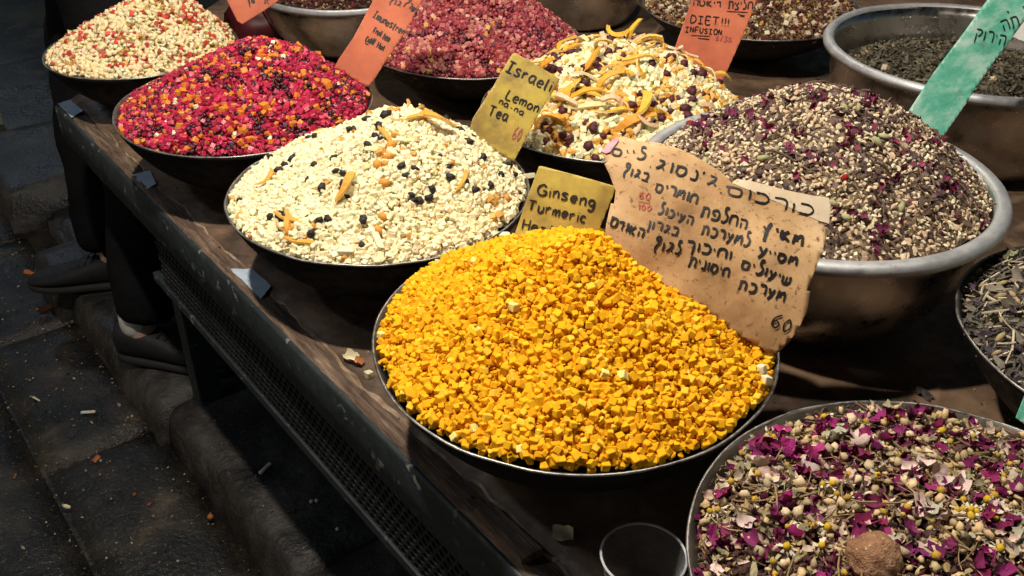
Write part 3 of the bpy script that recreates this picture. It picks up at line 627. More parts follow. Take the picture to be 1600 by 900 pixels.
heap('H', 'stem_herb_heap', 'heap of pale cut stems, seeds and grey purple herbs', 'herb tea', {'': 'herb_chip', 'stick': 'cut_stem', 'twig': 'herb_twig', 'stem': 'thin_stem', 'pod': 'seed_pod', 'petal': 'dry_petal', 'leaf': 'dry_leaf'}, 'herb_pieces', .075, (-.05, .05), .0082,
     [('twig', 4, (.013, .024), shades((.10, .085, .08), 5, .3)), ('stick', 2.4, (.014, .028), shades((.58, .49, .33), 4, .15)), ('flakechip', 3, (.008, .014), shades((.20, .16, .12), 4, .3)), ('pod', 1.0, (.008, .012), shades((.40, .30, .16), 4, .2)), ('leaf', 1.4, (.014, .022), shades((.17, .15, .12), 4, .3)), ('petal', 1.0, (.009, .014), shades((.08, .06, .08), 4, .3))],
     'herb', e=.4, core=(.06, .05, .04), thick=1.5, amp=.006, extra=[('stick', 80, (.020, .034), shades((.64, .55, .38), 4, .15), .5), ('leaf', 22, (.016, .024), shades((.36, .34, .20), 4, .2), .5), ('stem', 40, (.03, .05), shades((.44, .36, .24), 3), .5)])
heap('E', 'rose_chamomile_heap', 'bed of magenta rose petals, chamomile heads, buds and stems', 'herb tea', {'': 'flower_bud', 'petal': 'rose_petal', 'flower': 'chamomile_head', 'leaf': 'dry_leaf', 'stem': 'thin_stem', 'stick': 'cut_stem', 'flakechip': 'herb_chip', 'twig': 'herb_twig'}, 'herb_pieces', .040, (.1, .05), 0.00671,
     [('petal', 3.4, (0.0086, 0.0155), shades((.18, .014, .075), 8, .5, .25)), ('bud', 3.6, (0.0052, 0.0099), shades((.46, .34, .19), 7, .4)), ('flower', 1.0, (0.0103, 0.0146), [((.50, .31, .03), (.62, .52, .36)), ((.42, .26, .04), (.5, .41, .26)), ((.54, .36, .07), (.66, .58, .44))]), ('leaf', 1.6, (0.0086, 0.0163), shades((.28, .24, .14), 6, .4)), ('flakechip', 6, (0.0052, 0.0103), shades((.40, .28, .14), 6, .4)), ('twig', 4.5, (0.0095, 0.0189), shades((.17, .10, .055), 5, .4)), ('petal', 2.2, (0.0069, 0.0129), shades((.55, .42, .33), 5, .3)), ('flakechip', 6, (0.0052, 0.0095), shades((.09, .04, .03), 4, .4))],
     'herb', e=.5, core=(.06, .03, .03), thick=1.9, amp=.008, tries=18, top=.45, edge=-.003,
     extra=[('petal', 120, (.009, .0165), shades((.24, .018, .11), 8, .4, .25), .6), ('flower', 44, (0.0120, 0.0163), [((.58, .37, .02), (.68, .6, .45)), ((.50, .32, .04), (.6, .5, .34))], .6), ('stem', 260, (0.0172, 0.0430), shades((.36, .25, .13), 5, .3), .6), ('leaf', 34, (0.0138, 0.0258), shades((.44, .43, .33), 5, .25), .6), ('bud', 90, (0.0069, 0.0112), shades((.56, .44, .28), 6, .35), .6), ('petal', 60, (0.0103, 0.0172), shades((.66, .50, .46), 4, .2), .6)])

# ------------------------------------------------------------------ single pieces that stand out
def on_heap(key, px, py):
    d = ray(px, py); s_ = HEAPS[key]; t = .4; best = (9., None)
    while t < 4:
        x, y, z = d[0]*t, d[1]*t, CAM_Z+d[2]*t; c, R, z0 = BOWLS[key]
        if math.hypot(x-c[0], y-c[1]) < R*1.01:
            g = z-s_(x, y)
            if g < best[0]: best = (g, np.array([x, y, z-max(0, g)]))
            if g <= 0: break
        t += .002
    return best[1]
def lay(key, px, py, name, kind, size, c1, c2, mat, lift=.004, ang=None, tilt=None):
    root = [o for o in COL.objects if o.type == 'EMPTY' and o.parent is None and o.name == ROOTS[key]][0]; pos = on_heap(key, px, py)+np.array([0, 0, lift])
    o = link(name, piece_mesh(kind, random.randrange(len(SHAPES[kind])), c1, c2, mat, name), root)
    R3 = (Matrix.Rotation(ang, 3, 'Z') @ (Matrix.Rotation(tilt or 0, 3, 'Y'))) if ang is not None else Matrix(rand_rot(kind, (0, -.4, 1)).tolist())
    o.matrix_local = Matrix.Translation(Vector(pos)-root.location) @ R3.to_4x4() @ Matrix.Scale(size, 4)
ROOTS = {'C': 'white_fruit_heap', 'D': 'turmeric_cube_heap', 'E': 'rose_chamomile_heap', 'K': 'citrus_peel_heap', 'B': 'pink_fruit_heap'}
OR1, OR2 = (.74, .36, .05), (.80, .60, .26)
for px, py, L, an, ti in ((672, 200, .07, -.6, .15), (640, 192, .05, .1, -.1), (600, 222, .045, -1.0, .3), (548, 300, .055, 1.2, -.4), (726, 288, .045, 1.3, -.2), (455, 350, .05, -.3, .2), (420, 285, .04, 1.0, -.3), (470, 385, .045, -.2, .1)):
    lay('C', px, py, 'orange_peel', 'strip', L, OR1, OR2, 'candied', .006, an, ti)
for px, py in ((820, 270), (778, 372), (590, 378), (535, 395)): lay('C', px, py, 'fruit_stick', 'long', .014, (.80, .72, .50), (.80, .72, .50), 'candied', .004)
for px, py in ((1188, 583), (1196, 600)): lay('D', px, py, 'white_fruit_cube', 'cube', .009, (.84, .76, .52), (.84, .76, .52), 'matte_piece', .005)
for px, py, L, an, ti in ((935, 84, .05, -1.0, -.6), (1000, 105, .06, .3, .1), (1010, 175, .075, 1.5, 0), (925, 165, .06, -.8, .1), (960, 185, .06, .2, 0), (1120, 128, .05, -.1, .1)):
    lay('K', px, py, 'citrus_peel', 'strip', L, (.80, .48, .05), (.82, .64, .30), 'candied', .010, an, ti)

# brown ball lying in the rose petals
bp = on_heap('E', 1362, 866); V, Tt, _, _ = s_lump(4, .07, (1, .95, .9), 3.0)
o = link('dried_fruit_ball', mesh_from('dried_fruit_ball', V*.043, Tt, M['ball'], True)); o.location = bp+np.array([0, -.006, .002])
tag(o, 'round brown wrinkled dried fruit lying on the rose petals', 'dried fruit')

# ------------------------------------------------------------------ handwriting strokes
G = {  # unit strokes: x right, y up, body height 1
'I': [[(.0, 1), (.5, 1)], [(.25, 1), (.22, 0)], [(0, 0), (.5, 0)]], 's': [[(.45, .62), (.2, .68), (.05, .5), (.4, .25), (.3, .02), (0, .05)]], 'r': [[(.05, .65), (.08, 0)], [(.08, .4), (.25, .62), (.42, .58)]],
'a': [[(.42, .6), (.15, .62), (.02, .3), (.18, .02), (.4, .25), (.43, .62), (.44, .1), (.55, 0)]], 'e': [[(.05, .35), (.42, .38), (.36, .62), (.12, .6), (.02, .28), (.18, .02), (.44, .1)]], 'l': [[(.08, 1.05), (.08, .05), (.2, 0)]],
'i': [[(.08, .62), (.1, 0)], [(.08, .85), (.1, .9)]], 'L': [[(.08, 1), (.04, .05), (.5, 0)]], 'm': [[(.02, .62), (.05, 0)], [(.05, .45), (.2, .62), (.3, .5), (.3, 0)], [(.3, .45), (.48, .62), (.6, .5), (.6, 0)]],
'o': [[(.25, .62), (.04, .4), (.1, .05), (.35, .05), (.45, .4), (.25, .62)]], 'n': [[(.03, .62), (.05, 0)], [(.05, .45), (.25, .63), (.38, .5), (.4, 0)]], '-': [[(.05, .35), (.3, .35)]], 'T': [[(0, 1), (.65, 1.02)], [(.33, 1), (.3, 0)]],
'G': [[(.6, .85), (.35, 1.02), (.06, .7), (.08, .2), (.35, 0), (.62, .15), (.62, .45), (.4, .45)]], 'g': [[(.42, .6), (.15, .62), (.04, .35), (.2, .1), (.4, .25), (.42, .6), (.42, -.2), (.25, -.4), (.05, -.28)]],
'u': [[(.03, .62), (.05, .1), (.22, 0), (.4, .2)], [(.42, .62), (.42, 0)]], 'c': [[(.4, .55), (.18, .62), (.03, .3), (.18, .02), (.42, .08)]], 'H': [[(.04, 1), (.04, 0)], [(.5, 1), (.5, 0)], [(.04, .5), (.5, .52)]],
't': [[(.2, .95), (.18, .1), (.35, 0)], [(0, .65), (.4, .65)]], 'h': [[(.05, 1), (.05, 0)], [(.05, .4), (.25, .6), (.38, .45), (.38, 0)]], 'y': [[(.03, .62), (.2, .1)], [(.42, .62), (.1, -.4)]], 'd': [[(.4, .5), (.15, .6), (.03, .3), (.15, .02), (.4, .2)], [(.42, 1), (.42, 0)]],
'D': [[(.06, 1), (.04, 0), (.4, .1), (.55, .5), (.4, .92), (.02, 1)]], 'E': [[(.5, 1), (.06, .98), (.05, 0), (.5, .02)], [(.06, .52), (.42, .52)]], '!': [[(.1, 1), (.09, .3)], [(.09, .08), (.1, 0)]], 'N': [[(.04, 0), (.06, 1), (.48, 0), (.5, 1)]],
'F': [[(.5, 1), (.06, 1), (.05, 0)], [(.06, .5), (.4, .52)]], 'U': [[(.04, 1), (.08, .1), (.3, 0), (.48, .15), (.5, 1)]], 'S': [[(.48, .9), (.2, 1), (.06, .75), (.45, .3), (.3, 0), (.02, .08)]], 'O': [[(.28, 1), (.04, .6), (.12, .05), (.42, .05), (.52, .6), (.28, 1)]],
'C': [[(.5, .85), (.28, 1), (.04, .6), (.14, .05), (.5, .1)]], '/': [[(.4, 1.05), (.02, -.15)]], '6': [[(.42, 1), (.1, .6), (.06, .15), (.3, 0), (.45, .25), (.25, .48), (.08, .3)]], '0': [[(.25, 1), (.04, .5), (.2, 0), (.45, .45), (.27, 1)]],
'1': [[(.02, .75), (.2, 1), (.2, 0)]], '3': [[(.05, .95), (.4, .9), (.2, .55), (.45, .3), (.2, 0), (0, .1)]], '.': [[(.05, .02), (.1, .08)]], "'": [[(.12, 1.25), (.05, .95)]],
'א': [[(.1, 1), (.02, .35), (.2, .05)], [(.5, 1), (.18, .5), (.55, 0)]], 'ב': [[(.02, .95), (.42, 1), (.5, .6), (.42, .05)], [(0, 0), (.62, .03)]], 'ג': [[(.12, 1), (.42, .9), (.3, .45), (.05, .02)], [(.3, .45), (.5, .05)]], 'ד': [[(0, .9), (.3, 1), (.5, .95)], [(.42, .95), (.44, 0)]],
'ה': [[(.0, 1), (.5, 1), (.58, .5), (.55, 0)], [(.14, .62), (.12, 0)]], 'ו': [[(.08, 1), (.12, .6), (.1, 0)]], 'ח': [[(.02, 0), (.06, .8), (.3, 1), (.52, .8), (.55, 0)]], 'י': [[(.06, .95), (.12, .6)]], 'כ': [[(.02, .95), (.35, .95), (.5, .5), (.35, .05), (0, .02)]],
'ל': [[(.42, 1.55), (.22, 1.65), (.2, 1.1), (.42, .75), (.4, .3), (.2, 0), (.02, .1)]], 'מ': [[(.0, 0), (.16, .95), (.24, .35)], [(.18, .55), (.45, .98), (.55, .7), (.56, 0)]], 'ם': [[(.04, .9), (.06, .2), (.25, 0), (.5, .15), (.52, .8), (.28, .95), (-.08, .92)]], 'נ': [[(.2, 1), (.34, .9), (.34, .1), (.02, .02)]],
'ן': [[(.08, 1), (.14, .4), (.1, -.6)]], 'ס': [[(.0, .95), (.45, .95), (.55, .45), (.3, 0), (.05, .3), (.1, .9)]], 'ע': [[(.05, 1), (.22, .45), (.3, .3)], [(.48, 1), (.3, .3), (.05, -.25)]], 'פ': [[(.3, .5), (.12, .55), (.08, .9), (.42, .98), (.55, .5), (.4, .05), (.02, .02)]],
'ף': [[(.35, .95), (.12, 1.1), (.14, 1.5), (.4, 1.45), (.36, .8), (.12, .2), (.2, -.5)]], 'ץ': [[(.02, 1), (.25, .55)], [(.5, 1.4), (.36, 1.2), (.22, .3), (.16, -.5)]], 'ק': [[(.0, 1), (.5, .95), (.45, .45), (.25, .3)], [(.1, .55), (.08, -.5)]], 'ר': [[(.02, .95), (.35, 1), (.48, .7), (.46, 0)]],
'ש': [[(.03, .85), (.08, .1), (.3, 0), (.55, .3), (.52, .95)], [(.3, .85), (.28, .05)]], 'ת': [[(-.02, .02), (.1, .1), (.14, .95)], [(.02, .95), (.4, 1), (.56, .75), (.55, 0)]], 'ך': [[(.02, .95), (.4, 1), (.5, .5), (.44, -.6)]], ' ': [], 'צ': [[(.02, 1), (.3, .5)], [(.5, 1), (.3, .5), (.5, .2), (.3, 0), (0, 0)]], 'f': [[(.4, .95), (.2, .9), (.15, 0)], [(0, .5), (.35, .5)]], 'ט': [[(.0, 1), (.06, .1), (.4, .05), (.55, .6), (.35, .9)]],
}
def smooth_line(P, k=4):
    if len(P) < 3: return P
    out = []
    for i in range(len(P)-1):
        p0, p1, p2, p3 = P[max(0, i-1)], P[i], P[i+1], P[min(len(P)-1, i+2)]
        for j in range(k):
            t = j/k; out.append(tuple(.5*((2*p1[q])+(-p0[q]+p2[q])*t+(2*p0[q]-5*p1[q]+4*p2[q]-p3[q])*t*t+(-p0[q]+3*p1[q]-3*p2[q]+p3[q])*t**3) for q in (0, 1)))
    out.append(P[-1]); return out
def write(txt, p0, p1, h):
    """strokes in photo pixels for a word whose base line runs p0 -> p1, letters in the order they stand from left to right"""
    adv = []; x = 0
    for ch in txt:
        g = G[ch]; w = max([q[0] for st in g for q in st], default=.25); adv.append(x); x += w+.2
    tot = max(.1, x-.2); L = math.hypot(p1[0]-p0[0], p1[1]-p0[1]); ex = ((p1[0]-p0[0])/L, (p1[1]-p0[1])/L); ey = (ex[1], -ex[0]); out = []
    for ch, ax in zip(txt, adv):
        jy = random.uniform(-.06, .06); sc_ = random.uniform(.9, 1.08)
        for st in G[ch]:
            out.append([(p0[0]+ex[0]*(ax+u*sc_+.12*v*0)*L/tot+ey[0]*(v*sc_+jy)*h, p0[1]+ex[1]*(ax+u*sc_)*L/tot+ey[1]*(v*sc_+jy)*h) for u, v in smooth_line(st)])
    return out
def line(*pts): return [list(pts)]
def sign(name, label, base, y, n, poly, mat, thick, texts, bend=None, crumple=.0012, cat='sign', corner=None, flaps=()):
    n = Vector(n).normalized(); d = Vector(ray(*base)); Pb = d*(y/d.y)+Vector((0, 0, CAM_Z))
    def P3(px, py): q = Vector(ray(px, py)); return q*(((Pb-Vector((0, 0, CAM_Z))) @ n)/(q @ n))+Vector((0, 0, CAM_Z))
    U = (P3(base[0]+50, base[1]+8)-P3(*base)).normalized(); W = n.cross(U)
    def loc(p): q = p-Pb; return q @ U, q @ W
    def lift(u, v): return (bend(u, v) if bend else .10*(u-.01)**2*4+.004*math.sin(v*22+base[0]))+crumple*(noise.noise(Vector((u*25, v*25, len(name)+base[0])))+1.2*abs(noise.noise(Vector((u*16+3, v*16, base[1])))))
    root = empty(name, Pb); tag(root, label, cat, 'hand-written signs stuck in the heaps')
    bm = bmesh.new(); pts = [loc(P3(*p)) for p in poly]; f = bm.faces.new([bm.verts.new((u, v, 0)) for u, v in pts])
    us = [p[0] for p in pts]; vs_ = [p[1] for p in pts]
    for k in range(1, 40):
        bmesh.ops.bisect_plane(bm, geom=bm.verts[:]+bm.edges[:]+bm.faces[:], plane_co=(min(us)+(max(us)-min(us))*k/40, 0, 0), plane_no=(1, 0, 0))
    for k in range(1, 30):
        bmesh.ops.bisect_plane(bm, geom=bm.verts[:]+bm.edges[:]+bm.faces[:], plane_co=(0, min(vs_)+(max(vs_)-min(vs_))*k/30, 0), plane_no=(0, 1, 0))
    for v in bm.verts: u_, v_ = v.co.x, v.co.y; v.co = U*u_+W*v_+n*lift(u_, v_)
    bmesh.ops.recalc_face_normals(bm, faces=bm.faces)
    fn = sum((f_.normal for f_ in bm.faces), Vector())
    if fn @ n < 0: bmesh.ops.reverse_faces(bm, faces=bm.faces)
    card = bm_obj('card', bm, M[mat], root, smooth=True); md = card.modifiers.new('thickness', 'SOLIDIFY'); md.thickness = thick; md.offset = -1
    for nm_, pl_, mt_ in flaps:
        bm = bmesh.new(); bm.faces.new([bm.verts.new((*loc(P3(*p)), 0)) for p in pl_]); ux = [v.co.x for v in bm.verts]; vx = [v.co.y for v in bm.verts]
        for k in range(1, 24): bmesh.ops.bisect_plane(bm, geom=bm.verts[:]+bm.edges[:]+bm.faces[:], plane_co=(min(ux)+(max(ux)-min(ux))*k/24, 0, 0), plane_no=(1, 0, 0))
        for k in range(1, 10): bmesh.ops.bisect_plane(bm, geom=bm.verts[:]+bm.edges[:]+bm.faces[:], plane_co=(0, min(vx)+(max(vx)-min(vx))*k/10, 0), plane_no=(0, 1, 0))
        for v in bm.verts: a, b = v.co.x, v.co.y; v.co = U*a+W*b+n*(lift(a, b)+.0005)
        bm_obj(nm_, bm, M[mt_], root, smooth=True)
    if corner:
        bm = bmesh.new(); bm.faces.new([bm.verts.new(U*a+W*b+n*(lift(a, b)+.0012)) for a, b in (loc(P3(*p)) for p in corner)]); o = bm_obj('torn_scrap', bm, M['pink'], root); o.modifiers.new('thickness', 'SOLIDIFY').thickness = .0008
    groups = {}
    for strokes, w, ink in texts: groups.setdefault(ink, []).append((strokes, w))
    for ink, lst in groups.items():
        V = []; Fc = []
        for strokes, w in lst:
            for st in strokes:
                L2 = [loc(P3(*p)) for p in st]
                # resample so that the ink follows the card
                R_ = []
                for i in range(len(L2)-1):
                    k = max(1, int(math.hypot(L2[i+1][0]-L2[i][0], L2[i+1][1]-L2[i][1])/.004))
                    for j in range(k): R_.append((L2[i][0]+(L2[i+1][0]-L2[i][0])*j/k, L2[i][1]+(L2[i+1][1]-L2[i][1])*j/k))
                R_.append(L2[-1])
                b = len(V)
                for i, (u, v) in enumerate(R_):
                    a0 = R_[max(0, i-1)]; a1 = R_[min(len(R_)-1, i+1)]; dx, dy = a1[0]-a0[0], a1[1]-a0[1]; l = math.hypot(dx, dy) or 1
                    ww = w*.5*(.8+.35*noise.noise(Vector((u*300, v*300, 2))))*(.75 if i in (0, len(R_)-1) else 1); nx, ny = -dy/l*ww, dx/l*ww
                    for s_ in (1, -1):
                        p = U*(u+nx*s_)+W*(v+ny*s_)+n*(lift(u+nx*s_, v+ny*s_)+.0012); V.append(p)
                for i in range(len(R_)-1): Fc.append((b+2*i, b+2*i+1, b+2*i+3, b+2*i+2))
        link('lettering', mesh_from('lettering', V, Fc, M[ink]), root)
    return root
def z5(x, y): return (920+x/2.5, 200+y/2.5)
def z3(x, y): return (700+x/2.813, 60+y/2.813)
def z2(x, y): return (340+x/4.706, y/4.706)
def z6(x, y): return (1020+x/5.333, y/5.333)
def z7(x, y): return (1400+x/4.09, y/4.09)
tx = []
for t_, a, b_, h, w in [('םייל', (88, 118), (215, 142), 13, .0028), ('.גוסנ\'ג', (232, 168), (490, 240), 16, .003), ('.םוכרוכ', (500, 268), (870, 345), 15, .0028),
      ('ףוגב', (132, 196), (230, 226), 13, .0028), ('םירמוח', (255, 262), (412, 312), 14, .003), ('תפלחה', (428, 360), (606, 408), 15, .003), ('ץיאמ', (665, 432), (826, 466), 17, .0045),
      ('לוכיעה', (265, 350), (394, 396), 13, .003), ('תכרעמל', (430, 430), (610, 476), 14, .003), ('עייסמ', (645, 512), (800, 546), 13, .0036),
      ('ןורגב', (225, 408), (342, 440), 12, .0028), ('ךוכיחו', (370, 490), (542, 528), 13, .003), ('םילועיש', (582, 560), (768, 622), 13, .0033),
      ('םדואה', (80, 398), (206, 448), 13, .003), ('ףוגל', (248, 488), (348, 512), 13, .003), ('תינוסיח', (380, 552), (536, 592), 13, .003), ('תכרעמ', (572, 638), (748, 684), 14, .0032), ('60', (698, 775), (772, 806), 22, .0022)]:
    tx.append((write(t_, z5(*a), z5(*b_), h), w, 'ink'))
tx += [(write('60', z5(192, 292), z5(234, 300), 11), .0012, 'ink_red'), (line(z5(190, 305), z5(236, 312)), .001, 'ink_red'), (write('100', z5(188, 336), z5(238, 344), 9), .0011, 'ink_red')]
def bend5(u, v): return .014*math.sin((u+.28)*10)+.010*math.sin(v*24+u*8)
sign('cardboard_sign', 'big torn cardboard sign with black Hebrew handwriting behind the yellow heap', (1216, 548), .80, (-.1, -.75, .64),
     [z5(*q) for q in ((48, 108), (70, 80), (112, 44), (160, 50), (215, 66), (262, 66), (330, 86), (385, 106), (450, 140), (505, 172), (540, 203), (552, 224), (575, 208), (640, 216), (720, 232), (800, 250), (880, 262), (944, 266), (952, 300), (944, 372), (905, 362), (936, 392), (925, 440), (890, 528), (842, 640), (856, 645), (845, 720), (815, 782), (778, 838), (735, 880), (700, 886), (672, 862), (560, 800), (420, 700), (250, 600), (60, 470), (68, 392), (86, 310), (98, 312), (104, 262), (80, 196), (62, 158), (74, 150))],
     'cardboard', .0022, [(a_, b_*.97, c_) for a_, b_, c_ in tx], bend5, .0042, flaps=[('peeled_paper', [z5(*q) for q in ((552, 224), (575, 209), (640, 217), (720, 233), (800, 251), (880, 263), (943, 268), (950, 300), (943, 370), (905, 361), (860, 345), (780, 312), (690, 276), (600, 246))], 'cream_card')], corner=[z5(*q) for q in ((48, 108), (70, 80), (112, 46), (116, 62), (82, 112), (66, 118))])
sign('yellow_sign', 'yellow Ginseng Turmeric card stuck behind the yellow cube heap', (870, 372), .935, (-.1, -.9, .5),
     [z3(*q) for q in ((398, 562), (410, 560), (560, 600), (735, 650), (738, 662), (640, 900), (640, 1000), (250, 1000), (285, 880), (340, 720))], 'yellow', .002,
     [(write('Ginseng', z3(388, 684), z3(640, 742), 17), .0028, 'ink'), (write('Turmeric', z3(348, 752), z3(600, 812), 16), .0028, 'ink'), (write('Healthy', z3(322, 838), z3(560, 890), 16), .0026, 'ink')], lambda u, v: .004*math.sin(u*30))
sign('yellow_sign', 'yellow Israeli Lemon na-na Tea card stuck between the white cubes and citrus peel', (807, 241), 1.25, (.2, -.9, .5),
     [z3(*q) for q in ((286, 64), (300, 60), (490, 178), (486, 192), (400, 330), (290, 540), (90, 420), (110, 350), (200, 210))], 'yellow', .002,
     [(write('Israeli', z3(255, 140), z3(440, 236), 18), .0032, 'ink'), (write('Lemon', z3(252, 262), z3(388, 326), 15), .0026, 'ink'), (write('na-na', z3(222, 284), z3(328, 340), 10), .002, 'ink'), (write('Tea', z3(175, 334), z3(258, 366), 17), .0028, 'ink'), (write('60', z3(278, 440), z3(312, 452), 22), .0018, 'ink_faded')], lambda u, v: -.10*max(0, v-.04)**2*4+.003*math.sin(u*40))
sign('orange_sign', 'orange Fruit Tea card stuck between the pink and the dull red fruit', (578, 127), 1.56, (.1, -.9, .5),
     [z2(*q) for q in ((890, 440), (1000, 280), (1130, 30), (1230, -160), (1590, -130), (1500, 10), (1380, 240), (1250, 430), (1150, 590), (1100, 640), (860, 500))], 'orange', .0018,
     [(write('ףרש+'.replace('+', 'ו'), z2(1375, 30), z2(1450, 100), 9), .0024, 'ink'), (write('ףוג', z2(1262, 20), z2(1340, 55), 8), .0024, 'ink'), (write('Imunostren', z2(1138, 128), z2(1362, 262), 11), .0026, 'ink'), (write('Fruit', z2(1142, 244), z2(1200, 272), 9), .0026, 'ink'), (write('tea', z2(1208, 286), z2(1256, 314), 10), .0026, 'ink'), (write('Cold/', z2(1086, 306), z2(1150, 332), 9), .0026, 'ink'), (write('Hot', z2(1168, 350), z2(1222, 376), 9), .0026, 'ink'), (line(z2(1085, 320), z2(1110, 334)), .002, 'ink')])
sign('orange_sign', 'orange card leaning over the cream fruit at the top left', (379, 38), 1.87, (0, -.9, .5),
     [z2(*q) for q in ((60, -20), (100, -90), (560, -90), (440, 10), (330, 90), (185, 180), (150, 160))], 'orange', .0018,
     [(write('ןחש', z2(232, 34), z2(276, 20), 9), .0024, 'ink'), (write('לקי', z2(345, 26), z2(392, 4), 8), .0024, 'ink')])
sign('orange_sign', 'orange DIET INFUSION card standing at the back of the citrus peel', (1130, 121), 1.585, (0, -.9, .45),
     [z6(*q) for q in ((150, 490), (220, 290), (320, 0), (380, -200), (930, -190), (860, 10), (760, 270), (600, 640), (560, 720), (120, 620))], 'orange', .0018,
     [(write('הטאיד', z6(322, 48), z6(562, 66), 9), .0028, 'ink'), (write('תצילח', z6(622, 76), z6(822, 86), 11), .003, 'ink'), (line(z6(610, 98), z6(785, 108)), .0018, 'ink'), (line(z6(700, 122), z6(762, 136)), .0016, 'ink'), (line(z6(716, 136), z6(756, 145)), .0014, 'ink'),
      (write('DIET!!!', z6(305, 190), z6(622, 222), 12), .0026, 'ink'), (write('INFUSION', z6(265, 268), z6(570, 292), 8), .0022, 'ink'), (line(z6(315, 298), z6(472, 304)), .0016, 'ink'), (line(z6(370, 320), z6(468, 330)), .0016, 'ink'), (write('6/30', z6(520, 338), z6(650, 352), 8), .0018, 'ink_faded')])
sign('green_sign', 'worn green card with Hebrew writing leaning across the shiny steel bowl', (1473, 213), 1.25, (0, -.82, .52),
     [z7(*q) for q in ((95, 690), (250, 460), (400, 260), (580, 0), (680, -140), (960, -60), (818, 130), (600, 440), (460, 650), (300, 872), (240, 930), (40, 780))], 'green', .002,
     [(write('קוריה'[::1], z7(500, 246), z7(690, 290), 15), .0024, 'ink'), (write('הת', z7(682, 204), z7(782, 168), 16), .0024, 'ink'), (write('ו', z7(700, 100), z7(716, 84), 4), .0016, 'ink'), (write('ו', z7(786, 66), z7(806, 60), 4), .0016, 'ink')])
sign('white_sign', 'white card behind the green card at the right picture edge', (1592, 55), 1.50, (0, -.8, .5), [(1578, 58), (1604, 68), (1660, 40), (1640, -40), (1598, -40)], 'white_card', .0015, [])
sign('green_sign', 'green card tip at the right edge of the rose petal bowl', (1598, 652), .66, (-.3, -.8, .5), [(1586, 652), (1600, 618), (1640, 560), (1700, 590), (1640, 690)], 'green', .002, [])

# ------------------------------------------------------------------ small things on the table
def cup():
    e = empty('plastic_cup', (.1235, .617, TABLE+.001)); tag(e, 'clear ribbed plastic cup between the yellow and the rose petal bowls', 'cup')
    h = .052; pr = [(.0005, .002), (.029, .002), (.031, .004)]
    for i in range(1, 15): z = .004+(h-.004)*i/14; pr.append((.031+.0085*i/14+(.0004 if i % 2 else -.0004), z))
    inner = [(r-.0008, z+.0008) for r, z in pr]
    V, Fc = lathe(pr+inner[::-1], 64); link('cup_wall', mesh_from('cup_wall', V, Fc, M['plastic'], True), e)
    tv, tf = [], []; S, K = 64, 8
    for i in range(S):
        a = 2*math.pi*i/S
        for k in range(K): t = 2*math.pi*k/K; rr = .0397+.0013*math.cos(t); tv.append((rr*math.cos(a), rr*math.sin(a), h+.0013*math.sin(t)))
    for i in range(S):
        for k in range(K): tf.append((i*K+k, ((i+1) % S)*K+k, ((i+1) % S)*K+(k+1) % K, i*K+(k+1) % K))
    link('cup_rim', mesh_from('cup_rim', tv, tf, M['plastic_rim'], True), e)
cup()
def patch(name, label, pts, mat, z, th=.0012, cat='reflection', group=None):
    bm = bmesh.new(); c = sum((Vector((*p, 0)) for p in pts), Vector())/len(pts)
    P = [Vector((*p, 0)) for p in pts]; poly = []
    for i in range(len(P)):
        a, b_ = P[i], P[(i+1) % len(P)]
        for j in range(6): q = a.lerp(b_, j/6); poly.append(q+Vector((noise.noise(q*150), noise.noise(q*150+Vector((9, 9, 9))), 0))*.0018*(j > 0))
    bm.faces.new([bm.verts.new(q-c+Vector((0, 0, .0012*noise.noise(q*60)))) for q in poly]); bmesh.ops.triangulate(bm, faces=bm.faces)
    o = bm_obj(name, bm, M[mat], None, (c.x, c.y, z)); s_ = o.modifiers.new('thickness', 'SOLIDIFY'); s_.thickness = th; s_.offset = 1
    return tag(o, label, cat, group)
def tw(px, py, z=TABLE): q = on_z(px, py, z); return (q[0], q[1])  # next: thin blue patches, painted reflections of cool light on the table
patch('painted_reflection', 'pale blue light reflection painted on the far corner of the table', [tw(91, 166), tw(110, 160), tw(131, 177), tw(113, 188)], 'painted_reflection', TABLE+.0058, .0005, group='painted blue reflections along the table edge')
patch('painted_reflection', 'pale blue light reflection painted beside the pink fruit bowl', [tw(207, 276), tw(235, 270), tw(245, 290), tw(230, 299)], 'painted_reflection', TABLE+.0042, .0005, group='painted blue reflections along the table edge')
patch('painted_reflection', 'pale blue light reflection painted beside the white fruit bowl', [tw(361, 424), tw(394, 423), tw(424, 450), tw(408, 471)], 'painted_reflection', TABLE+.0042, .0005, group='painted blue reflections along the table edge')
def flake(name, label, x, y, z, size, mat, kind='leaf', cat='scrap', group=None, rot=None):
    V, Tt, _, smo = SHAPES[kind][random.randrange(len(SHAPES[kind]))]; V = V*size
    o = link(name, mesh_from(name, V, Tt, M[mat], smo)); o.location = (x, y, z-V[:, 2].min()*.8); o.rotation_euler = rot or (random.uniform(-.2, .2), random.uniform(-.2, .2), random.uniform(0, 6))
    return tag(o, label, cat, group)
x, y = tw(548, 563); flake('fruit_peel', 'pale fruit peel scrap on the table left of the yellow bowl', x, y, TABLE, .020, 'pale_peel', 'petal')
x, y = tw(560, 570); flake('fruit_peel', 'orange dried peel scrap on the table left of the yellow bowl', x, y, TABLE, .015, 'leaf_orange', 'petal')
x, y = tw(577, 589); flake('fruit_cube', 'single white cube on the table against the yellow bowl', x, y, TABLE, .009, 'pale_peel', 'cube')
x, y = tw(1443, 618); flake('dry_leaf', 'crumpled dark leaf on the lit patch of table at right', x, y, TABLE, .024, 'leaf_dark', 'leaf')
x, y = tw(1432, 642); flake('dry_leaf', 'thin curled dark leaf on the lit patch of table at right', x, y, TABLE, .032, 'leaf_dark', 'strip')
x, y = tw(880, 842); flake('fruit_peel', 'grey peel scrap in the shadow under the yellow bowl', x, y, TABLE, .022, 'pale_peel', 'petal')
